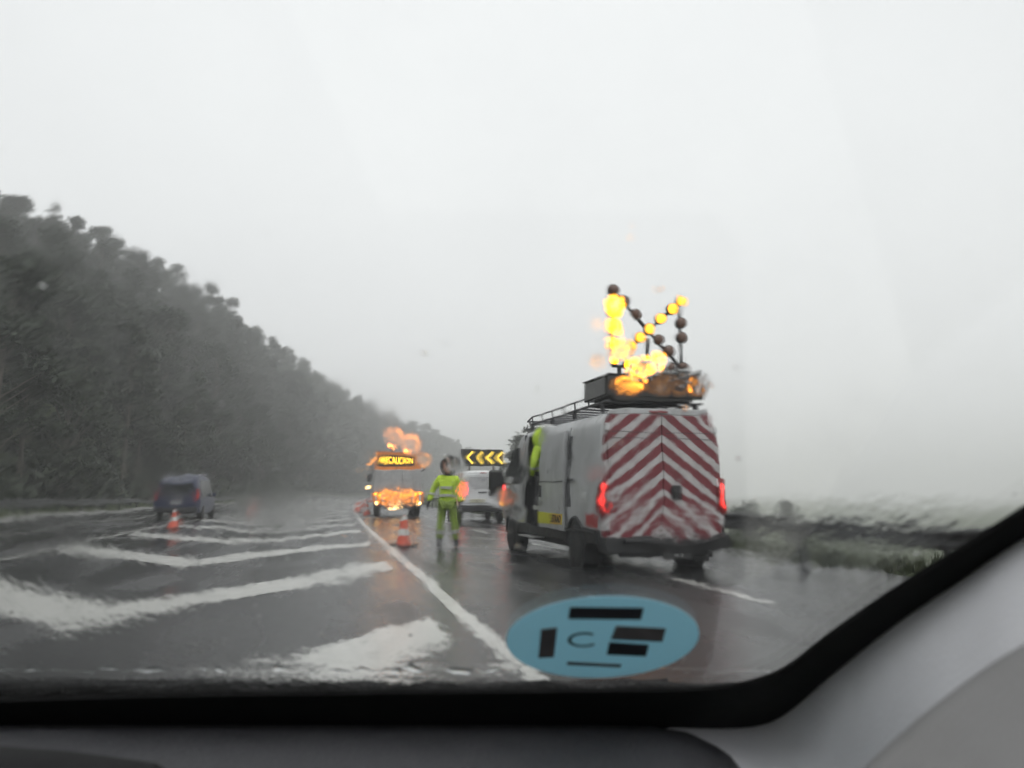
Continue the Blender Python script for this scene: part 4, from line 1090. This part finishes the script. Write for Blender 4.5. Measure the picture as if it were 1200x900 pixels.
if uy.y < 0: uy = -uy
top = on_glass(712, 699, -.0012); shift = (top-cen).dot(uy)+rad
cen = cen+uy*shift
stt = thing('windscreen_sticker', 'round pale blue sticker with a dark C on the foot of the windscreen', 'sticker', tuple(car_to_world(cen)), 0)
FR = Matrix((( ux.x, uy.x, nn.x), (ux.y, uy.y, nn.y), (ux.z, uy.z, nn.z))).to_4x4()
stt.rotation_euler = (Matrix.Rotation(-YAW, 4, 'Z') @ FR).to_euler()
b = MB(); b.cyl((0, 0, 0), (0, 0, .0004), rad, n=72); b.build('sticker_disc', SB, stt)
dk = simple('dark_sticker_print', (.025, .025, .03), .5); gr = simple('grey_brown_print', (.13, .12, .12), .5, var=.35, scale=60)
def loc2(px, py):
    p = on_glass(px, py, -.0012)-cen; return (p.dot(ux), p.dot(uy))
def patch(name, pts, mat, h=.0006):
    q = MB(); q.prism([loc2(*p) for p in pts], 'z', -h, -.0001); return q.build(name, mat, stt)
patch('dark_bar', [(668, 711), (754, 712), (751, 725), (666, 724)], dk)
patch('side_bar', [(634, 737), (653, 735), (649, 769), (631, 770)], gr)
patch('upper_bar', [(722, 733), (780, 736), (776, 751), (716, 748)], gr)
patch('lower_bar', [(714, 752), (760, 755), (757, 768), (711, 766)], dk)
patch('foot_line', [(665, 775), (728, 778), (727, 781), (664, 778)], gr)
q = MB(); P0 = Vector(loc2(684, 749)); rx_ = (Vector(loc2(705, 749))-P0).length; 
ring = []
for i in range(25):
    a = R(48+264*i/24); ring.append(a)
rows = []
q.grid([[(P0.x+rx_*k*math.cos(a)*.9, P0.y+rx_*k*.95*math.sin(a), -.0005) for k in (.78, 1.0)] for a in ring]); q.build('letter_c', simple('green_black_print', (.03, .06, .05), .5), stt, solid=.0003)

# ------------------------------------------------------------------ air, sky, sun
HAZE_D = .0018
m, t, o_ = nt('rain_haze')
pvn = N(t, 'ShaderNodeVolumePrincipled'); pvn.inputs['Color'].default_value = (1, .998, .996, 1); pvn.inputs['Density'].default_value = HAZE_D; pvn.inputs['Anisotropy'].default_value = .1
L(t, pvn.outputs[0], o_.inputs['Volume'])
b = MB(); b.box((0, 0, 34), (8000, 8000, 100)); hz = b.build('haze', m); tag(hz, 'grey rain haze filling the air over road and hillside', 'haze', kind='stuff')

SUN_EL, SUN_AZ = R(62), R(160)
w = bpy.data.worlds.new('World'); sc.world = w; w.use_nodes = True
t = w.node_tree; t.nodes.clear(); wo = N(t, 'ShaderNodeOutputWorld'); bg = N(t, 'ShaderNodeBackground'); bg.inputs[1].default_value = .14
sky = N(t, 'ShaderNodeTexSky'); sky.sky_type = 'NISHITA'; sky.sun_disc = False; sky.sun_elevation = SUN_EL; sky.sun_rotation = SUN_AZ; sky.dust_density = 5
bw = N(t, 'ShaderNodeRGBToBW'); L(t, sky.outputs[0], bw.inputs[0])
tc = N(t, 'ShaderNodeTexCoord'); ns = N(t, 'ShaderNodeTexNoise', i_Scale=1.6, i_Detail=4.0, i_Roughness=.5); L(t, tc.outputs['Generated'], ns.inputs[0])
cl = ramp(t, ns.outputs[0], [(.3, (.68, .685, .695)), (.7, (.775, .78, .785))])
mul = N(t, 'ShaderNodeVectorMath', operation='SCALE'); mul.inputs[3].default_value = 10.0; L(t, cl.outputs[0], mul.inputs[0])
mx = N(t, 'ShaderNodeMix', data_type='RGBA', i_0=.9); L(t, bw.outputs[0], mx.inputs[6]); L(t, mul.outputs[0], mx.inputs[7])
L(t, mx.outputs[2], bg.inputs[0]); L(t, bg.outputs[0], wo.inputs[0])
sl = bpy.data.lights.new('sun', 'SUN'); sl.energy = 1.1; sl.angle = R(40); sl.color = (1, .98, .95)
so = bpy.data.objects.new('sun', sl); COL.objects.link(so)
dirv = Vector((math.sin(SUN_AZ)*math.cos(SUN_EL), math.cos(SUN_AZ)*math.cos(SUN_EL), math.sin(SUN_EL)))
so.rotation_euler = dirv.to_track_quat('Z', 'Y').to_euler()

cam = bpy.data.cameras.new('camera'); co = bpy.data.objects.new('camera', cam); COL.objects.link(co)
co.location = (0, 0, CAM_H); co.rotation_euler = (R(90)+PITCH, 0, -YAW)
cam.sensor_width = 36; cam.lens = 36*FPX/1200; cam.clip_start = .02; cam.clip_end = 12000
cam.dof.use_dof = True; cam.dof.focus_distance = 14; cam.dof.aperture_fstop = 11
sc.camera = co
sc.view_settings.view_transform = 'Standard'; sc.view_settings.look = 'None'; sc.view_settings.exposure = .1; sc.view_settings.gamma = 1
sc.view_settings.use_curve_mapping = False
sc.render.engine = 'CYCLES'
cy = sc.cycles
cy.max_bounces = 12; cy.transmission_bounces = 8; cy.volume_bounces = 3; cy.diffuse_bounces = 3; cy.glossy_bounces = 3
cy.caustics_refractive = True; cy.caustics_reflective = False; cy.sample_clamp_indirect = 6
cy.use_denoising = True
